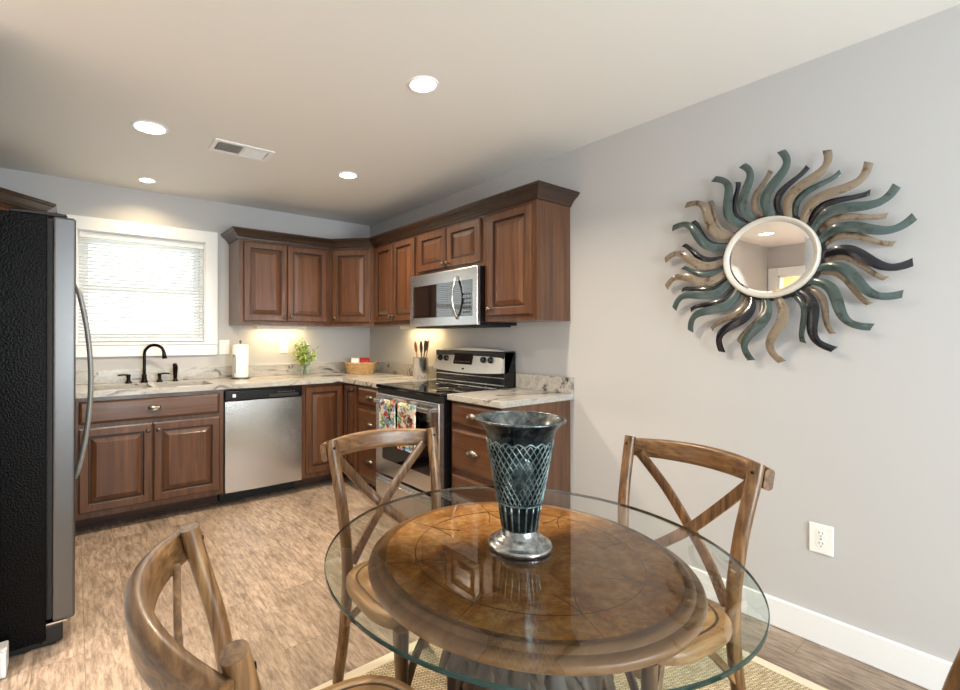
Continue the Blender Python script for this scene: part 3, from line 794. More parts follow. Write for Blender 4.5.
# ------------------------------------------------------------------ microwave
m_ = thing('microwave', 'stainless over-the-range microwave with black window and arched handle', 'microwave', (0, YM0, 0), R90)
W = YM0 - YM1
MB0 = 1.352
obj('body', bx(0.003, W - 0.003, -0.355, -0.003, MB0, MT - 0.002, 0.002), M['black'], m_)
fd = obj('front', bx(0.0, W, -0.385, -0.355, MB0, MT - 0.004, 0.004, seg=2), M['steel'], m_)
wz0, wz1 = MB0 + 0.062, MT - 0.088
obj('door_window', bx(0.045, W - 0.245, -0.3875, -0.377, wz0, wz1, 0.002), M['coatedglass'], fd)
obj('window_screen', bx(0.10, W - 0.30, -0.3882, -0.386, wz0 + 0.05, wz1 - 0.05), M['coatedglass'], fd)
kp = obj('keypad', bx(W - 0.24, W - 0.045, -0.3875, -0.377, wz0, wz1, 0.002), M['coatedglass'], fd)
for i in range(3):
    for j in range(5):
        obj('key', bx(W - 0.135 + i * 0.028, W - 0.117 + i * 0.028, -0.3882, -0.386, wz0 + 0.02 + j * 0.03, wz0 + 0.032 + j * 0.03), M['rubber'], kp)
pts = [(W - 0.195, -0.386 - 0.052 * math.sin(PI * t) ** 0.8, MB0 + 0.045 + (MT - MB0 - 0.10) * t) for t in [i / 16 for i in range(17)]]
obj('handle', sweep(BM(), pts, circ(0.011, 12, 0.008), up=(0, -1, 0.01)), M['chrome'], fd, smooth=True)
obj('vent_grille', bx(0.02, W - 0.02, -0.34, -0.05, MB0 - 0.012, MB0 + 0.001), M['blackmatte'], m_)

# ------------------------------------------------------------------ refrigerator (faces +x)
FY0, FW = -1.862, 0.905
rf = thing('refrigerator', 'black-sided refrigerator with stainless doors at the left edge', 'refrigerator', (XL + 0.03, FY0, 0), PI / 2)
FB = -2.603 - (XL + 0.03)        # depth of the case
obj('case', bx(0, FW, -FB, 0, 0.03, 1.772, 0.004, seg=2), M['pebbled'], rf)
FD = -2.507 - (XL + 0.03)
dmats = M['steel_y']
for x0, x1, hx in ((0.0, 0.395, 0.352), (0.401, FW, 0.444)):
    dd = obj('door', bx(x0, x1, -FD, -FB - 0.018, 0.098, 1.772, 0.010, seg=3), dmats, rf)
    obj('gasket', bx(x0 + 0.012, x1 - 0.012, -FB - 0.019, -FB, 0.11, 1.76), M['rubber'], dd)
    pts = [(hx, -FD - 0.062 * math.sin(PI * t) ** 0.75, 0.595 + 0.935 * t) for t in [i / 20 for i in range(21)]]
    obj('handle', sweep(BM(), pts, circ(0.011, 12, 0.014), up=(1, 0, 0)), M['satin'], dd, smooth=True)
obj('hinge_cover', bx(0.012, 0.075, -FD + 0.03, -FB + 0.12, 1.772, 1.787, 0.004), M['blackmatte'], rf)
obj('hinge_cover', bx(FW - 0.075, FW - 0.012, -FD + 0.03, -FB + 0.12, 1.772, 1.787, 0.004), M['blackmatte'], rf)
obj('kick_grille', bx(0.02, FW - 0.02, -FB - 0.03, -0.1, 0.0, 0.085, 0.003), M['blackmatte'], rf)
for xx in (0.004, FW - 0.05):
    obj('foot_bracket', bx(xx, xx + 0.046, -FB - 0.055, -FB + 0.02, 0.012, 0.088, 0.006), M['blackmatte'], rf)
    obj('hinge', bx(xx + 0.004, xx + 0.04, -FB - 0.07, -FB, 0.088, 0.095), M['chrome'], rf)

# ------------------------------------------------------------------ ceiling lights and register
def can_light(x, y, label, watts=CAN_W, k=1.0, spread=140, col=CAN_COL):
    t = thing('recessed_light', label, 'ceiling light', (x, y, H), 0, 'recessed ceiling lights')
    kk = lambda P: [(r * k, z) for r, z in P]
    obj('trim_ring', lathe(BM(), kk([(0.068, 0.0), (0.068, -0.005), (0.073, -0.008), (0.081, -0.006), (0.084, 0.0)]), 40), M['trim'], t, smooth=True, auto=0.8)
    obj('lens', lathe(BM(), kk([(0, -0.007), (0.05, -0.006), (0.0685, -0.004), (0.0685, 0.0)]), 32), M['lens'], t)
    l = bpy.data.lights.new('bulb', 'AREA'); l.shape = 'DISK'; l.size = 0.12; l.energy = watts; l.color = col; l.spread = math.radians(spread)
    lo = bpy.data.objects.new('bulb', l); link(lo, t, (0, 0, -0.014))
    return t
can_light(-1.211, -2.57, 'lit recessed light nearest the sunburst mirror', k=0.85)
can_light(-2.173, -1.319, 'lit recessed light left of the ceiling vent', k=1.1)
can_light(-2.077, -0.306, 'lit recessed light close to the wall above the window', 3.6, 0.72, col=(1.0, 0.76, 0.42))
can_light(-0.92, -1.273, 'lit recessed light above the range', k=0.85)
can_light(-3.88, -2.30, 'lit recessed light in the hall, seen only in the mirror', 34, spread=85, col=(1, 0.93, 0.82))
can_light(-3.85, -3.60, 'added recessed light deeper in the hall, brightening the mirror view', 60, col=(1, 0.93, 0.82))  # extra lamp, added to brighten the hall reflected in the mirror
can_light(-6.0, -2.5, 'added recessed light in the side room, brightening the doorway in the mirror', 110, spread=179)  # added lamp that lifts the side room seen through the reflected doorway

v = thing('ceiling_vent', 'white metal air register in the ceiling', 'vent', (-1.668, -1.287, H))
vw, vd = 0.178, 0.10
bm = BM()
box(bm, -vw, vw, -vd, -vd + 0.028, -0.008, 0, 0.002); box(bm, -vw, vw, vd - 0.028, vd, -0.008, 0, 0.002)
box(bm, -vw, -vw + 0.028, -vd + 0.028, vd - 0.028, -0.008, 0, 0.002); box(bm, vw - 0.028, vw, -vd + 0.028, vd - 0.028, -0.008, 0, 0.002)
box(bm, -0.006, 0.006, -vd + 0.028, vd - 0.028, -0.007, 0)
obj('frame', bm, M['trim'], v)
obj('duct', bx(-vw + 0.028, vw - 0.028, -vd + 0.028, vd - 0.028, -0.0015, -0.0002), M['dark_void'], v)
for s in (-1, 1):
    bm = BM()
    for i in range(12):
        x = s * (0.015 + i * 0.0112); sweep(bm, [(x, -vd + 0.028, -0.0045), (x, vd - 0.028, -0.0045)], [(-0.0048, 0.0035 * s), (0.0048, -0.0035 * s), (0.0048, -0.0035 * s + 0.0008), (-0.0048, 0.0035 * s + 0.0008)], up=(0, 0, 1))
    obj('louver_bank', bm, M['trim'], v)

# under-cabinet lights
def light_bar(x, y, rz, label):
    t = thing('under_cabinet_light', label, 'light', (x, y, UB), rz, 'under-cabinet lights')
    obj('housing', bx(-0.23, 0.23, -0.02, 0.02, -0.012, -0.0005, 0.003), M['white'], t)
    obj('lip', bx(-0.23, 0.23, -0.024, -0.0205, -0.026, -0.0005, 0.001), M['white'], t)
    obj('lens', bx(-0.22, 0.22, -0.013, 0.013, -0.0145, -0.0115, 0.001), M['puck'], t)
    l = bpy.data.lights.new('bulb', 'AREA'); l.shape = 'RECTANGLE'; l.size = 0.44; l.size_y = 0.02; l.energy = 2.3; l.color = (1.0, 0.72, 0.33)
    link(bpy.data.objects.new('bulb', l), t, (0, 0, -0.016))
light_bar(-0.98, -0.10, 0, 'slim under-cabinet light above the glass vase of greenery')
light_bar(-0.10, -0.98, R90, 'slim under-cabinet light above the utensil canister')

# ------------------------------------------------------------------ things on the worktop
p = thing('paper_towel_holder', 'white paper towel roll on an upright metal holder beside the sink', 'paper towel holder', (-1.365, -0.17, CT + 0.001), -0.75)
obj('base', lathe(BM(), [(0, 0), (0.078, 0), (0.078, 0.008), (0.073, 0.011), (0, 0.011)], 28), M['pewter'], p)
obj('rod', tube(BM(), [(0, 0, 0.01), (0, 0, 0.305)], 0.005, 10), M['pewter'], p, smooth=True)
obj('finial', lathe(BM(), [(0, 0.30), (0.007, 0.302), (0.011, 0.312), (0.007, 0.322), (0, 0.325)], 14), M['pewter'], p, smooth=True)
obj('paper_roll', lathe(BM(), [(0.02, 0.013), (0.062, 0.013), (0.064, 0.02), (0.064, 0.280), (0.062, 0.286), (0.02, 0.29), (0.02, 0.013)], 36), M['paper'], p, smooth=True, auto=0.7)
obj('tension_arm', tube(BM(), spline([(-0.030, -0.064, 0.01), (-0.030, -0.066, 0.10), (-0.030, -0.066, 0.19), (-0.022, -0.069, 0.20), (-0.010, -0.0695, 0.19), (-0.010, -0.0695, 0.10), (-0.010, -0.0695, 0.05)], 5), 0.004, 8), M['satin'], p, smooth=True)

g = thing('vase_of_greenery', 'small square glass vase of bright green sprigs on the countertop', 'plant', (-0.80, -0.20, CT + 0.001))
bm = BM()
box(bm, -0.04, 0.04, -0.04, 0.04, 0, 0.012, 0.002)
for a in ((-0.04, -0.037, -0.04, 0.04), (0.037, 0.04, -0.04, 0.04), (-0.037, 0.037, -0.04, -0.037), (-0.037, 0.037, 0.037, 0.04)): box(bm, a[0], a[1], a[2], a[3], 0.012, 0.125)
obj('glass_vase', bm, M['vglass'], g)
random.seed(11)
bm = BM(); lf = BM()
for i in range(34):
    a = random.uniform(0, 2 * PI); rr = random.uniform(0.02, 0.155); hh = random.uniform(0.19, 0.34) - rr * 0.55
    end = Vector((rr * math.cos(a), rr * 0.8 * math.sin(a), hh))
    pts = spline([(0.02 * math.cos(a + 2), 0.02 * math.sin(a + 2), 0.015), (end.x * 0.2, end.y * 0.2, 0.11), tuple(end)], 5)
    tube(bm, pts, 0.0018, 5)
    for k in range(15):
        q = pts[min(len(pts) - 1, 4 + int(k * (len(pts) - 4) / 15))]
        d1 = Vector((random.uniform(-1, 1), random.uniform(-1, 1), random.uniform(-0.2, 0.9))).normalized(); ln = random.uniform(0.032, 0.058); sd = d1.cross(Vector((0.3, 0.2, 1))).normalized() * ln * 0.3
        up = Vector((0, 0, 0.004)); vs = [lf.verts.new(x) for x in (q, q + d1 * ln * 0.45 + sd + up, q + d1 * ln, q + d1 * ln * 0.45 - sd + up)]
        mid = lf.verts.new(q + d1 * ln * 0.5)
        mi = 0 if random.random() < 0.7 else 1
        for tri in ((vs[0], vs[1], mid), (vs[1], vs[2], mid), (vs[2], vs[3], mid), (vs[3], vs[0], mid)): lf.faces.new(tri).material_index = mi
obj('stems', bm, M['stem'], g, smooth=True)
obj('foliage', lf, [M['leaf'], M['leaf2']], g, recalc=False)

# wicker basket with packets
bk = thing('wicker_basket', 'woven wicker basket in the countertop corner', 'basket', (-0.26, -0.27, CT), -0.55)
bm = BM(); n = 64
def oval(u, z, k): return ((0.115 + 0.02 * z / 0.09) * k * math.copysign(abs(math.cos(u)) ** 0.7, math.cos(u)), (0.08 + 0.015 * z / 0.09) * k * math.copysign(abs(math.sin(u)) ** 0.7, math.sin(u)))
for j in range(9):
    z = 0.007 + j * 0.0105; pts = []
    for i in range(n):
        u = 2 * PI * i / n; k = 1 + 0.05 * math.cos(u * 11 + j * PI); x, y = oval(u, z, k); pts.append((x, y, z))
    tube(bm, pts, 0.0068, 6, closed=True)
for j in range(1):
    pts = [(oval(2 * PI * i / n, 0.1, 1.02) + (0.102 + 0.002 * math.cos(40 * PI * i / n),)) for i in range(n)]; tube(bm, pts, 0.008, 7, closed=True)
obj('weave', bm, M['wicker'], bk, smooth=True)
obj('base', prism(BM(), [oval(2 * PI * i / 32, 0, 1) for i in range(32)], 0.002, 0.012), M['wicker'], bk)
for s in (-1, 1):
    obj('handle', tube(BM(), [(s * 0.135, -0.03, 0.10), (s * 0.152, -0.015, 0.118), (s * 0.155, 0.0, 0.122), (s * 0.152, 0.015, 0.118), (s * 0.135, 0.03, 0.10)], 0.006, 8), M['wicker'], bk, smooth=True)
RB = Matrix.Rotation(-0.55, 4, 'Z')
def inb(x, y, z): q = RB @ Vector((x, y, z)); return (q.x - 0.26, q.y - 0.27, CT + q.z)
def packet(x, y, z, rot, mat, label, wd=0.075):
    bm = BM(); nx, ny = 10, 6; top = []; bo = []
    for i in range(nx + 1):
        for j in range(ny + 1):
            u, v2 = i / nx * 2 - 1, j / ny * 2 - 1; h = 0.018 * (1 - u ** 4) * (1 - v2 ** 4)
            top.append(bm.verts.new((u * wd, v2 * 0.068, h + 0.0006))); bo.append(bm.verts.new((u * wd, v2 * 0.058, -h - 0.0006)))
    for i in range(nx):
        for j in range(ny):
            a = i * (ny + 1) + j; b4 = a + 1; c4 = a + ny + 2; d4 = a + ny + 1
            bm.faces.new((top[a], top[d4], top[c4], top[b4])); bm.faces.new((bo[a], bo[b4], bo[c4], bo[d4]))
    o = obj('snack_packet', bm, mat, None, inb(x, y, z), rot, smooth=True); tag(o, label, 'packet', 'packets in the wicker basket')
packet(0.040, 0.014, 0.084, (1.45, 0, -0.55), M['red'], 'shiny red packet standing in the wicker basket', 0.048)
packet(-0.052, 0.010, 0.083, (1.45, 0, -0.55), M['paper'], 'white packet in the wicker basket beside the red one', 0.038)

# utensil canister
uc = thing('utensil_canister', 'tall steel utensil canister left of the range backguard', 'canister', (-0.16, -1.12, CT + 0.001))
obj('body', lathe(BM(), [(0, 0), (0.062, 0), (0.064, 0.004), (0.064, 0.176), (0.066, 0.180), (0.062, 0.180), (0.061, 0.008), (0, 0.008)], 36), M['steel'], uc, smooth=True, auto=0.7)
def utensil(name, label, cat, x, y, lean, mat, kind):
    o = thing(name, label, cat, (-0.16 + x, -1.12 + y, CT + 0.010)); dx, dy = lean
    L2 = 0.22; e = Vector((dx, dy, L2)); st = Vector((0, 0, 0))
    obj('handle', tube(BM(), [st, st + e * 0.5, e], 0.005, 8), mat, o, smooth=True)
    bm = BM(); t = e.normalized(); side = Vector((0.25, 1, 0)); side = (side - t * side.dot(t)).normalized(); nn = t.cross(side); n = 12
    rows = []
    for i in range(n + 1):
        u = i / n
        if kind == 'spoon': wv = 0.031 * math.sin(PI * min(1, 0.08 + u * 0.9)) ** 0.6; ln = 0.095
        elif kind == 'turner': wv = 0.010 + 0.026 * min(1, u * 2.2); ln = 0.10
        else: wv = 0.008 + 0.004 * math.sin(PI * u); ln = 0.11
        ctr = e + t * ln * u - t * 0.006; dish = 0.008 * math.sin(PI * u) if kind == 'spoon' else 0
        rows.append([bm.verts.new(ctr + side * wv * s2 + nn * (dish * (1 - s2 * s2) + 0.0018 * q)) for q in (-1, 1) for s2 in ((-1, 0, 1) if q < 0 else (1, 0, -1))])
    for A, B2 in zip(rows[:-1], rows[1:]):
        for k in range(6): bm.faces.new((A[k], A[(k + 1) % 6], B2[(k + 1) % 6], B2[k]))
    bm.faces.new(rows[0][::-1]); bm.faces.new(rows[-1])
    obj({'spoon': 'spoon_bowl', 'turner': 'blade', 'tongs': 'grip'}[kind], bm, mat, o, smooth=True, auto=0.7)
utensil('wooden_spoon', 'reddish wooden spoon leaning left in the steel canister', 'spoon', -0.005, 0.014, (0.0, 0.041), M['spoonwood'], 'spoon')
utensil('serving_spoon', 'dark spoon standing upright in the steel canister', 'spoon', 0.015, 0.0, (0.0, 0.012), M['darkspoon'], 'spoon')
utensil('spatula', 'dark turner leaning right in the steel canister', 'spatula', -0.012, -0.018, (0.01, -0.040), M['darkspoon'], 'turner')
utensil('spoon_handle', 'pale wooden stirrer leaning right at the back of the canister', 'stirrer', 0.016, -0.010, (0.012, -0.040), M['spoonwood'], 'tongs')

# outlets and switches
def plate(name, label, cat, loc, rz, w2, h2, kind):
    o = thing(name, label, cat, loc, rz)
    pl = obj('cover_plate', bx(-w2, w2, -0.006, -0.0005, -h2, h2, 0.003, seg=2), M['white'], o)
    if kind == 'outlet':
        for s in (-1, 1):
            q = obj('socket', lathe(BM(), [(0, 0.0), (0.0165, 0.0), (0.0165, -0.0015), (0, -0.0015)], 24), M['white'], o, (0, -0.0062, s * 0.021), (-PI / 2, 0, 0))
            sl = BM()
            box(sl, -0.007, -0.005, -0.0021, -0.0003, 0.001, 0.009); box(sl, 0.005, 0.007, -0.0021, -0.0003, 0.001, 0.009); box(sl, -0.002, 0.002, -0.0021, -0.0003, -0.010, -0.006)
            obj('slots', sl, M['blackmatte'], q, (0, 0, 0), (PI / 2, 0, 0))
        obj('screw', lathe(BM(), [(0, 0), (0.003, 0), (0.003, 0.001), (0, 0.001)], 10), M['pewter'], o, (0, -0.006, 0), (PI / 2, 0, 0))
    else:
        obj('rocker', bx(-0.016, 0.016, -0.010, -0.005, -0.033, 0.033, 0.002), M['trim'], o)
plate('wall_outlet', 'white duplex outlet low on the right wall below the sunburst mirror', 'outlet', (0, -3.708, 0.436), R90, 0.040, 0.061, 'outlet')
plate('light_switch', 'white switch plate on the wall behind the glass vase', 'switch', (-0.925, 0, 1.185), 0, 0.042, 0.062, 'switch')
plate('light_switch', 'white switch plate on the wall between window casing and paper towels', 'switch', (-1.455, 0, 1.185), 0, 0.042, 0.062, 'switch')

# ------------------------------------------------------------------ sunburst mirror (on the right wall, local: x to the right seen from the room, front -y)
MC = (-0.0, -3.54, 1.622)
sm = thing('sunburst_mirror', 'round sunburst wall mirror with wavy teal, tan and navy metal rays', 'mirror', MC, R90)
RM = 0.172
obj('backing', lathe(BM(), [(0, 0.002), (0.19, 0.002), (0.19, 0.030), (0, 0.030)], 64), M['blackmatte'], sm, (0, 0, 0), (PI / 2, 0, 0))
obj('rim', lathe(BM(), [(RM - 0.016, 0.031), (RM - 0.016, 0.046), (RM - 0.010, 0.052), (RM, 0.054), (RM + 0.006, 0.050), (RM + 0.007, 0.031)], 72), M['mirrorrim'], sm, (0, 0, 0), (PI / 2, 0, 0), smooth=True, auto=0.7)
obj('mirror_glass', lathe(BM(), [(0, 0.044), (RM - 0.024, 0.044), (RM - 0.014, 0.0425)], 72), M['mirror'], sm, (0, 0, 0), (PI / 2, 0, 0))
RAYS = [(84.6, .458, 't'), (70.2, .387, 'd'), (64.2, .455, 'n'), (53.0, .391, 't'), (45.1, .457, 'n'), (33.0, .385, 'd'), (28.2, .453, 't'), (16.6, .386, 'n'), (11.4, .454, 't'), (0.1, .389, 'n'),
 (-9.8, .447, 'd'), (-19.3, .388, 'n'), (-24.7, .456, 't'), (-34.7, .39, 'n'), (-43.3, .455, 't'), (-57.9, .395, 'n'), (-61.3, .456, 'd'), (-73.0, .389, 't'), (-84.4, .46, 'n'), (-91.8, .389, 'n'),
 (-98.7, .46, 't'), (-108.5, .394, 'n'), (-114.3, .461, 'd'), (-127.7, .392, 'n'), (-135.9, .461, 't'), (-147.4, .398, 'd'), (-153.2, .458, 't'), (-163.5, .393, 'd'), (-168.3, .459, 'n'), (179.8, .373, 't'),
 (174.0, .457, 'n'), (162.7, .387, 'd'), (153.7, .465, 't'), (145.3, .394, 'd'), (138.5, .469, 'n'), (128.6, .394, 'n'), (118.9, .465, 't'), (109.0, .389, 'd'), (103.5, .449, 't'), (90.0, .385, 'n')]
LB = {'t': 'teal', 'n': 'tan', 'd': 'navy'}
for i, (ang, rad, k) in enumerate(RAYS):
    long = rad > 0.42
    amp = 0.036; LL = 0.457 - RM + 0.004
    wave = lambda r: amp * math.sin(2 * PI * 0.97 * (r - RM + 0.004) / LL) * (0.75 + 0.35 * (r - RM + 0.004) / LL)
    a = math.radians(ang) - wave(rad) / rad; ur = Vector((math.cos(a), 0, math.sin(a))); ul = Vector((-math.sin(a), 0, math.cos(a)))
    r0 = RM - 0.004; L2 = rad - r0; bm = BM(); n = 26; rows = []
    wmax = 0.0195 if long else 0.0135
    base_y = -0.026 if long else -0.010
    pts = []
    for j in range(n + 1):
        t = j / n
        pts.append(ur * (r0 + L2 * t) + ul * wave(r0 + L2 * t))
    for j in range(n + 1):
        t = j / n; tg = (pts[min(j + 1, n)] - pts[max(j - 1, 0)]).normalized(); nr = Vector((-tg.z, 0, tg.x))
        wd = wmax * (0.62 + 0.38 * math.sin(PI * min(1, t * 1.25)) + 0.10 * t)
        dep = base_y - 0.030 * math.sin(PI * t) ** 1.0 - 0.006 * t
        cx3 = pts[j] + Vector((0, dep, 0)) + tg * 0
        row = []
        for q in (0, 1):
            for s2 in ((-1, -0.5, 0, 0.5, 1) if q == 0 else (1, 0.5, 0, -0.5, -1)):
                sk = tg * (0.006 * s2 * (t ** 6))
                row.append(bm.verts.new(cx3 + nr * wd * s2 + sk + Vector((0, -0.003 * (1 - s2 * s2) - (0.0012 if q else 0), 0))))
        rows.append(row)
    for A, B2 in zip(rows[:-1], rows[1:]):
        for q in range(10): bm.faces.new((A[q], A[(q + 1) % 10], B2[(q + 1) % 10], B2[q]))
    bm.faces.new(rows[0]); bm.faces.new(rows[-1][::-1])
    o = obj('ray', bm, M['ray_' + k], sm, smooth=True, auto=0.8); o['label'] = LB[k] + ' wavy metal ray'

# ------------------------------------------------------------------ rug
RX0, RX1, RY0, RY1 = -2.70, -0.318, -5.9, -2.715
ru = thing('area_rug', 'woven tan sisal rug with a pale bound edge under the dining table', 'rug', ((RX0 + RX1) / 2, (RY0 + RY1) / 2, 0))
hx, hy = (RX1 - RX0) / 2, (RY1 - RY0) / 2
obj('weave', bx(-hx + 0.045, hx - 0.045, -hy + 0.045, hy - 0.045, 0.0008, 0.008), M['rug'], ru)
bm = BM()
box(bm, -hx, hx, -hy, -hy + 0.047, 0.0005, 0.0095, 0.003); box(bm, -hx, hx, hy - 0.047, hy, 0.0005, 0.0095, 0.003)
box(bm, -hx, -hx + 0.047, -hy + 0.047, hy - 0.047, 0.0005, 0.0095, 0.003); box(bm, hx - 0.047, hx, -hy + 0.047, hy - 0.047, 0.0005, 0.0095, 0.003)
obj('binding', bm, M['rugband'], ru)
RZ = 0.0105

# ------------------------------------------------------------------ dining table
TX, TY = -1.637, -3.552
TZ = 0.758           # top of the wood
tb = thing('pedestal_table', 'round brown burl-topped table on a carved pedestal under the glass', 'table', (TX, TY, RZ))
z0 = TZ - RZ
wr = 0.374
obj('top', lathe(BM(), [(0, z0), (wr - 0.042, z0)], 96), M['burl'], tb)
obj('rim', lathe(BM(), [(wr - 0.042, z0), (wr - 0.040, z0 - 0.004), (wr - 0.037, z0 - 0.004), (wr - 0.034, z0 - 0.0005), (wr - 0.027, z0), (wr - 0.022, z0 - 0.003), (wr - 0.019, z0 - 0.010), (wr - 0.008, z0 - 0.011), (wr - 0.002, z0 - 0.015), (wr, z0 - 0.022), (wr - 0.004, z0 - 0.034), (wr - 0.014, z0 - 0.040), (wr - 0.05, z0 - 0.044), (0, z0 - 0.044)], 96), M['tablewood'], tb, smooth=True, auto=0.9)
bm = BM(); tube(bm, ring_curve((0, 0), 0.262, 72, z=z0 + 0.0002), 0.0010, 4, closed=True)
for i in range(8):
    a = PI * i / 4 + 0.35; p0 = Vector((0.262 * math.cos(a), 0.262 * math.sin(a), z0)); p1 = Vector((0.33 * math.cos(a), 0.33 * math.sin(a), z0))
    tube(bm, [p0, p1], 0.0009, 4)
    for s in (-1, 1):
        tube(bm, [(0.19 * math.cos(a + s * 0.12), 0.19 * math.sin(a + s * 0.12), z0), (0.225 * math.cos(a + s * 0.03), 0.225 * math.sin(a + s * 0.03), z0), tuple(p0)], 0.0012, 4)
obj('inlay', bm, M['inlay'], tb)
# pedestal: leaf-carved urn, ringed collar and foot
prof = [(0.30, z0 - 0.046), (0.12, z0 - 0.05), (0.125, z0 - 0.07), (0.10, z0 - 0.085)]
obj('apron', lathe(BM(), [(0, z0 - 0.044), (0.285, z0 - 0.044), (0.285, z0 - 0.058), (0.27, z0 - 0.066), (0.10, z0 - 0.072), (0, z0 - 0.072)], 64), M['carved'], tb, smooth=True, auto=0.7)
def leafy(a, z): return 1 + 0.055 * abs(math.sin(a * 7 + 9 * z)) + 0.035 * math.sin(z * 95 + 2 * math.sin(a * 14))
pp = []
for i in range(41):
    t = i / 40; z = 0.12 + (z0 - 0.07 - 0.12) * t
    rr = 0.085 + 0.075 * math.sin(PI * (t ** 1.4)) ** 1.3 + 0.025 * t
    pp.append((rr, z))
obj('carved_column', lathe(BM(), pp, 112, rmod=leafy), M['carved'], tb, smooth=True)
for q in range(3):
    for i in range(14):
        a = 2 * PI * i / 14 + q * PI / 14; zc = z0 - 0.12 - q * 0.11; bm = BM(); rows = []
        for j in range(9):
            t = j / 8; zz = zc + 0.085 - 0.15 * t; tt = max(0, min(1, (zz - 0.12) / (z0 - 0.19)))
            rr = 0.085 + 0.075 * math.sin(PI * (tt ** 1.4)) ** 1.3 + 0.025 * tt + 0.008 + 0.022 * t * t; wv = 0.03 * math.sin(PI * (0.1 + 0.88 * t)) ** 0.7 / rr
            rows.append([bm.verts.new(((rr + dp) * math.cos(a + s2 * wv), (rr + dp) * math.sin(a + s2 * wv), zz)) for s2, dp in ((-1, -0.006), (-0.45, 0.004), (0, -0.002), (0.45, 0.004), (1, -0.006), (0.5, -0.012), (-0.5, -0.012))])
        for A, B2 in zip(rows[:-1], rows[1:]):
            for k in range(7): bm.faces.new((A[k], A[(k + 1) % 7], B2[(k + 1) % 7], B2[k]))
        bm.faces.new(rows[0]); bm.faces.new(rows[-1][::-1])
        obj('carved_leaf', bm, M['carved'], tb, smooth=True)
obj('foot', lathe(BM(), [(0, 0), (0.26, 0), (0.265, 0.02), (0.25, 0.04), (0.20, 0.055), (0.15, 0.075), (0.11, 0.10), (0.09, 0.125), (0, 0.125)], 64), M['carved'], tb, smooth=True, auto=0.8)

GZ0, GZ1, GR, GB = TZ + 0.0015, TZ + 0.0135, 0.471, 0.034
bm = BM(); n = 128
prof = [(0, GZ1), (GR - GB, GZ1), (GR - 0.002, GZ1 - 0.0032), (GR, GZ1 - 0.005), (GR, GZ0 + 0.001), (GR - 0.001, GZ0), (GR - GB, GZ0), (0, GZ0)]
lathe(bm, prof, n)
for f in bm.faces:
    c3 = f.calc_center_median(); rr = math.hypot(c3.x, c3.y)
    f.material_index = 0 if (rr < GR - GB and c3.z > GZ0 + 0.006) else (1 if c3.z < GZ0 + 0.0004 else (2 if rr < GR - 0.0021 else 3))
gt = obj('glass_tabletop', bm, [M['glasstop'], M['glassunder'], M['glassbevel'], M['glassedge']], None, (TX, TY, 0))
tag(gt, 'large round clear glass tabletop with polished edge resting over the wooden table', 'tabletop')

# ------------------------------------------------------------------ metal vase on the table
VZ = GZ1 + 0.0005
vs = thing('metal_vase', 'tall flared dark metal vase with silver net pattern on the glass table', 'vase', (-1.645, -3.543, VZ))
def vr(z):
    P = [(0.045, 0.041), (0.10, 0.049), (0.16, 0.060), (0.22, 0.0705), (0.25, 0.0755), (0.28, 0.085), (0.292, 0.094), (0.304, 0.105)]
    for (a, b4), (c4, d4) in zip(P[:-1], P[1:]):
        if z <= c4: return b4 + (d4 - b4) * (z - a) / (c4 - a)
    return P[-1][1]
obj('foot', lathe(BM(), [(0, 0), (0.074, 0), (0.0765, 0.004), (0.076, 0.009), (0.072, 0.012), (0.063, 0.0145), (0.060, 0.019), (0.056, 0.024), (0.048, 0.028), (0.043, 0.033), (0.0405, 0.045), (0, 0.045)], 64), M['vasefoot'], vs, smooth=True, auto=0.9)
fl = lambda a, z: 1 + (0.030 * abs(math.cos(a * 8)) ** 0.6 - 0.012 if z < 0.112 else 0)
zs = [0.045 + 0.259 * i / 40 for i in range(41)]
obj('body', lathe(BM(), [(vr(z), z) for z in zs], 96, rmod=fl), M['vase'], vs, smooth=True)
obj('inner_wall', lathe(BM(), [(0.0, 0.05)] + [(vr(z) - 0.004, z) for z in zs[1:]], 64), M['vaserim'], vs, smooth=True, recalc=False)
obj('lip', tube(BM(), ring_curve((0, 0), 0.1045, 72, z=0.304), 0.0034, 8, closed=True), M['vaserim'], vs, smooth=True)
bm = BM()
for s in (-1, 1):
    for i in range(30):
        pts = []
        for j in range(20):
            t = j / 19; z = 0.108 + 0.146 * t; a = 2 * PI * i / 30 + s * t * 1.25; rr = vr(z) + 0.0022
            pts.append((rr * math.cos(a), rr * math.sin(a), z))
        tube(bm, pts, 0.0013, 5)
pts = [((vr(0.255) + 0.001) * math.cos(2 * PI * i / 90), (vr(0.255) + 0.001) * math.sin(2 * PI * i / 90), 0.255 + 0.0035 * math.cos(18 * 2 * PI * i / 90)) for i in range(90)]
tube(bm, pts, 0.002, 5, closed=True)
tube(bm, ring_curve((0, 0), vr(0.108) + 0.002, 72, z=0.108), 0.002, 5, closed=True)
obj('net_relief', bm, M['net'], vs, smooth=True)
bm = BM()
for i in range(18):
    a = 2 * PI * i / 18
    tube(bm, [((vr(z) + 0.0005) * math.cos(a), (vr(z) + 0.0005) * math.sin(a), z) for z in (0.045, 0.07, 0.09, 0.107)], 0.0022, 6)
obj('flute_ribs', bm, M['net'], vs, smooth=True)
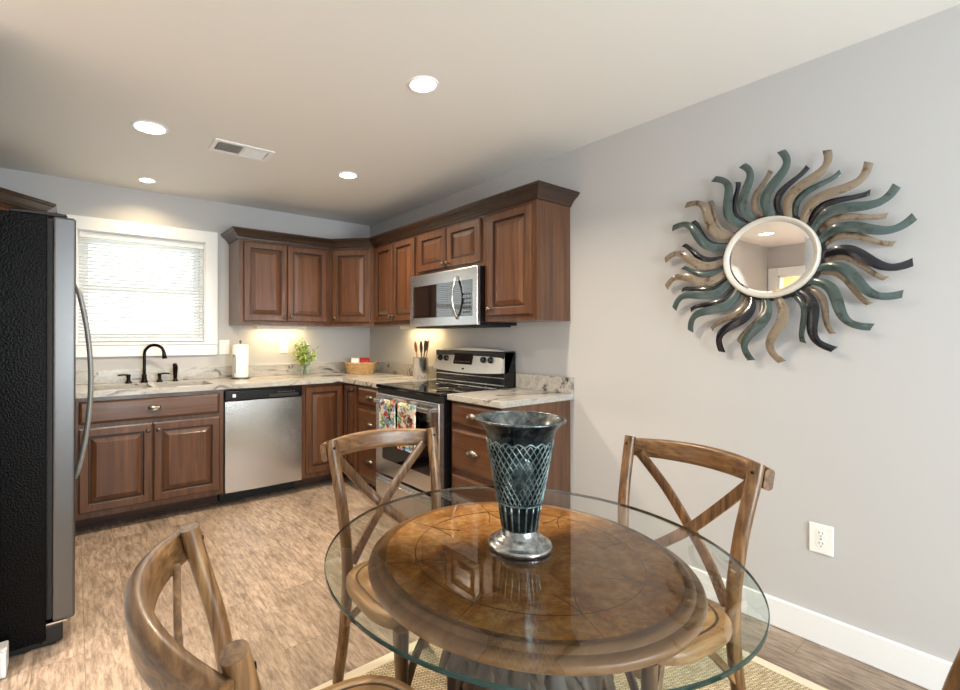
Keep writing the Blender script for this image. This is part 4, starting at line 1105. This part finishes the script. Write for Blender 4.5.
# relief fish under the net, facing the room's left front
bm = BM(); a0 = math.atan2(-0.78, -0.87); nu, nv = 20, 14; G = []
for i in range(nu + 1):
    row = []
    for j in range(nv + 1):
        u, v2 = i / nu * 2 - 1, j / nv * 2 - 1
        wv = 0.034 * (1 - abs(u) ** 2.2) ** 0.6 + (0.018 * max(0, -u - 0.55) / 0.45 if u < -0.55 else 0)
        z = 0.176 + 0.052 * u; arc = v2 * wv; rr = vr(z) + 0.0005 + 0.0035 * (1 - v2 * v2) * (1 - u * u * 0.7); an = a0 + arc / vr(z) + 0.1 * u
        row.append(bm.verts.new((rr * math.cos(an), rr * math.sin(an), z)))
    G.append(row)
for i in range(nu):
    for j in range(nv): bm.faces.new((G[i][j], G[i + 1][j], G[i + 1][j + 1], G[i][j + 1]))
obj('fish_relief', bm, M['fish'], vs, smooth=True)

# ------------------------------------------------------------------ cross-back chairs (local: front +y, origin on the floor under the seat)
def foot0(bm):
    for v in bm.verts: v.co.z = max(v.co.z, 0.0)
    return bm
def make_chair(label):
    t = thing('cross_back_chair', label, 'chair', (0, 0, 0), 0, 'cross-back dining chairs around the table')
    sect = circ(0.0205, 16, 0.018)
    for s in (-1, 1):
        pts = spline([(s * 0.190, -0.285, 0.0), (s * 0.188, -0.235, 0.2), (s * 0.188, -0.205, 0.44), (s * 0.201, -0.218, 0.65), (s * 0.215, -0.262, 0.825), (s * 0.218, -0.278, 0.887)], 7)
        q = obj('back_post', foot0(sweep(BM(), pts, sect, up=(0, 1, 0.001))), M['chair'], t, smooth=True, auto=0.8)
        obj('screw', lathe(BM(), [(0, 0), (0.0055, 0), (0.0045, 0.002), (0, 0.0028)], 12), M['bronze'], q, (s * 0.217, -0.2540, 0.862), (-PI / 2, 0, 0), smooth=True)
        pts = [(s * 0.185, 0.165, 0.42), (s * 0.190, 0.172, 0.2), (s * 0.195, 0.18, 0.0)]
        obj('front_leg', foot0(sweep(BM(), pts, circ(0.02, 14), up=(0, 1, 0.001), scale=lambda u: 1.05 - 0.3 * u)), M['chair'], t, smooth=True, auto=0.8)
        # bent braces from the legs up to the seat
        obj('brace', sweep(BM(), spline([(s * 0.189, 0.166, 0.23), (s * 0.165, 0.10, 0.33), (s * 0.125, 0.02, 0.394), (s * 0.10, -0.02, 0.413)], 5), rrect(0.011, 0.007, 0.003, 2), up=(1, 0, 0)), M['chair'], t, smooth=True, auto=0.8)
        obj('brace', sweep(BM(), spline([(s * 0.183, 0.170, 0.23), (s * 0.125, 0.16, 0.34), (s * 0.05, 0.14, 0.398), (s * 0.02, 0.13, 0.413)], 5), rrect(0.011, 0.007, 0.003, 2), up=(0, 1, 0)), M['chair'], t, smooth=True, auto=0.8)
        obj('brace', sweep(BM(), spline([(s * 0.188, -0.222, 0.24), (s * 0.17, -0.13, 0.34), (s * 0.13, -0.05, 0.398), (s * 0.11, -0.01, 0.413)], 5), rrect(0.011, 0.007, 0.003, 2), up=(1, 0, 0)), M['chair'], t, smooth=True, auto=0.8)
    # seat: rounded trapezoid, with a lower frame ring
    def outline(k, dx=0):
        o = []
        for i in range(72):
            a = 2 * PI * i / 72; ca, sa = math.cos(a), math.sin(a); e2 = 0.64
            x = math.copysign(abs(ca) ** e2, ca); y = math.copysign(abs(sa) ** e2, sa)
            hw = 0.242 + 0.004 * y
            o.append((x * hw * k, y * 0.212 * k - 0.014))
        return o
    bm = BM(); rings = []
    for k, z in ((0.90, 0.412), (0.985, 0.415), (1.0, 0.427), (0.995, 0.442), (0.97, 0.450), (0.87, 0.451), (0.855, 0.4485), (0.84, 0.451), (0.60, 0.446), (0.3, 0.443)):
        rings.append([bm.verts.new((x, y, z)) for x, y in outline(k)])
    for qi, (A, B2) in enumerate(zip(rings[:-1], rings[1:])):
        for i in range(72): bm.faces.new((A[i], A[(i + 1) % 72], B2[(i + 1) % 72], B2[i])).material_index = 1 if qi in (5, 6) else 0
    bm.faces.new(rings[0][::-1]); bm.faces.new(rings[-1])
    obj('seat', bm, [M['seat'], M['seatline']], t, smooth=True, auto=0.9)
    # top rail bows backwards outside the posts
    pts = []
    for i in range(33):
        u = i / 32 * 2 - 1
        x = 0.243 * u; y = -0.369 + 0.077 * u * u; pts.append((x, y, 0.842 + 0.008 * (1 - u * u)))
    obj('top_rail', sweep(BM(), pts, rrect(0.0145, 0.036, 0.013, 5), up=(0, -0.12, 1), scale=lambda u: (0.95 + 0.2 * math.sin(PI * u), 0.90 + 0.12 * math.sin(PI * u))), M['chair_x'], t, smooth=True, auto=0.9)
    for s in (-1, 1):
        off = 0.0058 * s
        pts = spline([(s * 0.196, -0.302, 0.825), (s * 0.10, -0.312 - off, 0.718), (0, -0.296 - off, 0.610), (-s * 0.09, -0.256 - off, 0.53), (-s * 0.168, -0.207, 0.462)], 6)
        obj('cross_slat', sweep(BM(), pts, rrect(0.017, 0.0065, 0.003, 2), up=(0, 1, 0.05)), M['chair'], t, smooth=True, auto=0.7)
    obj('cross_boss', lathe(BM(), [(0, -0.012), (0.012, -0.012), (0.014, 0.0), (0.012, 0.012), (0, 0.013)], 16), M['chair_metal'], t, (0, -0.296, 0.610), (-PI / 2, 0, 0), smooth=True, auto=0.7)
    return t
deg = math.radians
ch = make_chair('cross-back chair behind the table with its back to the range')
ch.location = (-1.553, -3.035, RZ); ch.rotation_euler = (0, 0, deg(176.7))
dup(ch, (-1.112, -3.516, RZ), deg(81.8), 'cross-back chair standing in front of the wall outlet')
dup(ch, (-2.066, -3.540, RZ), deg(-93.9), 'closest cross-back chair at the lower left with its seat in view')
dup(ch, (-1.60, -4.0, RZ), deg(3), 'cross-back chair cut off at the lower right corner, only a sliver of its back visible')
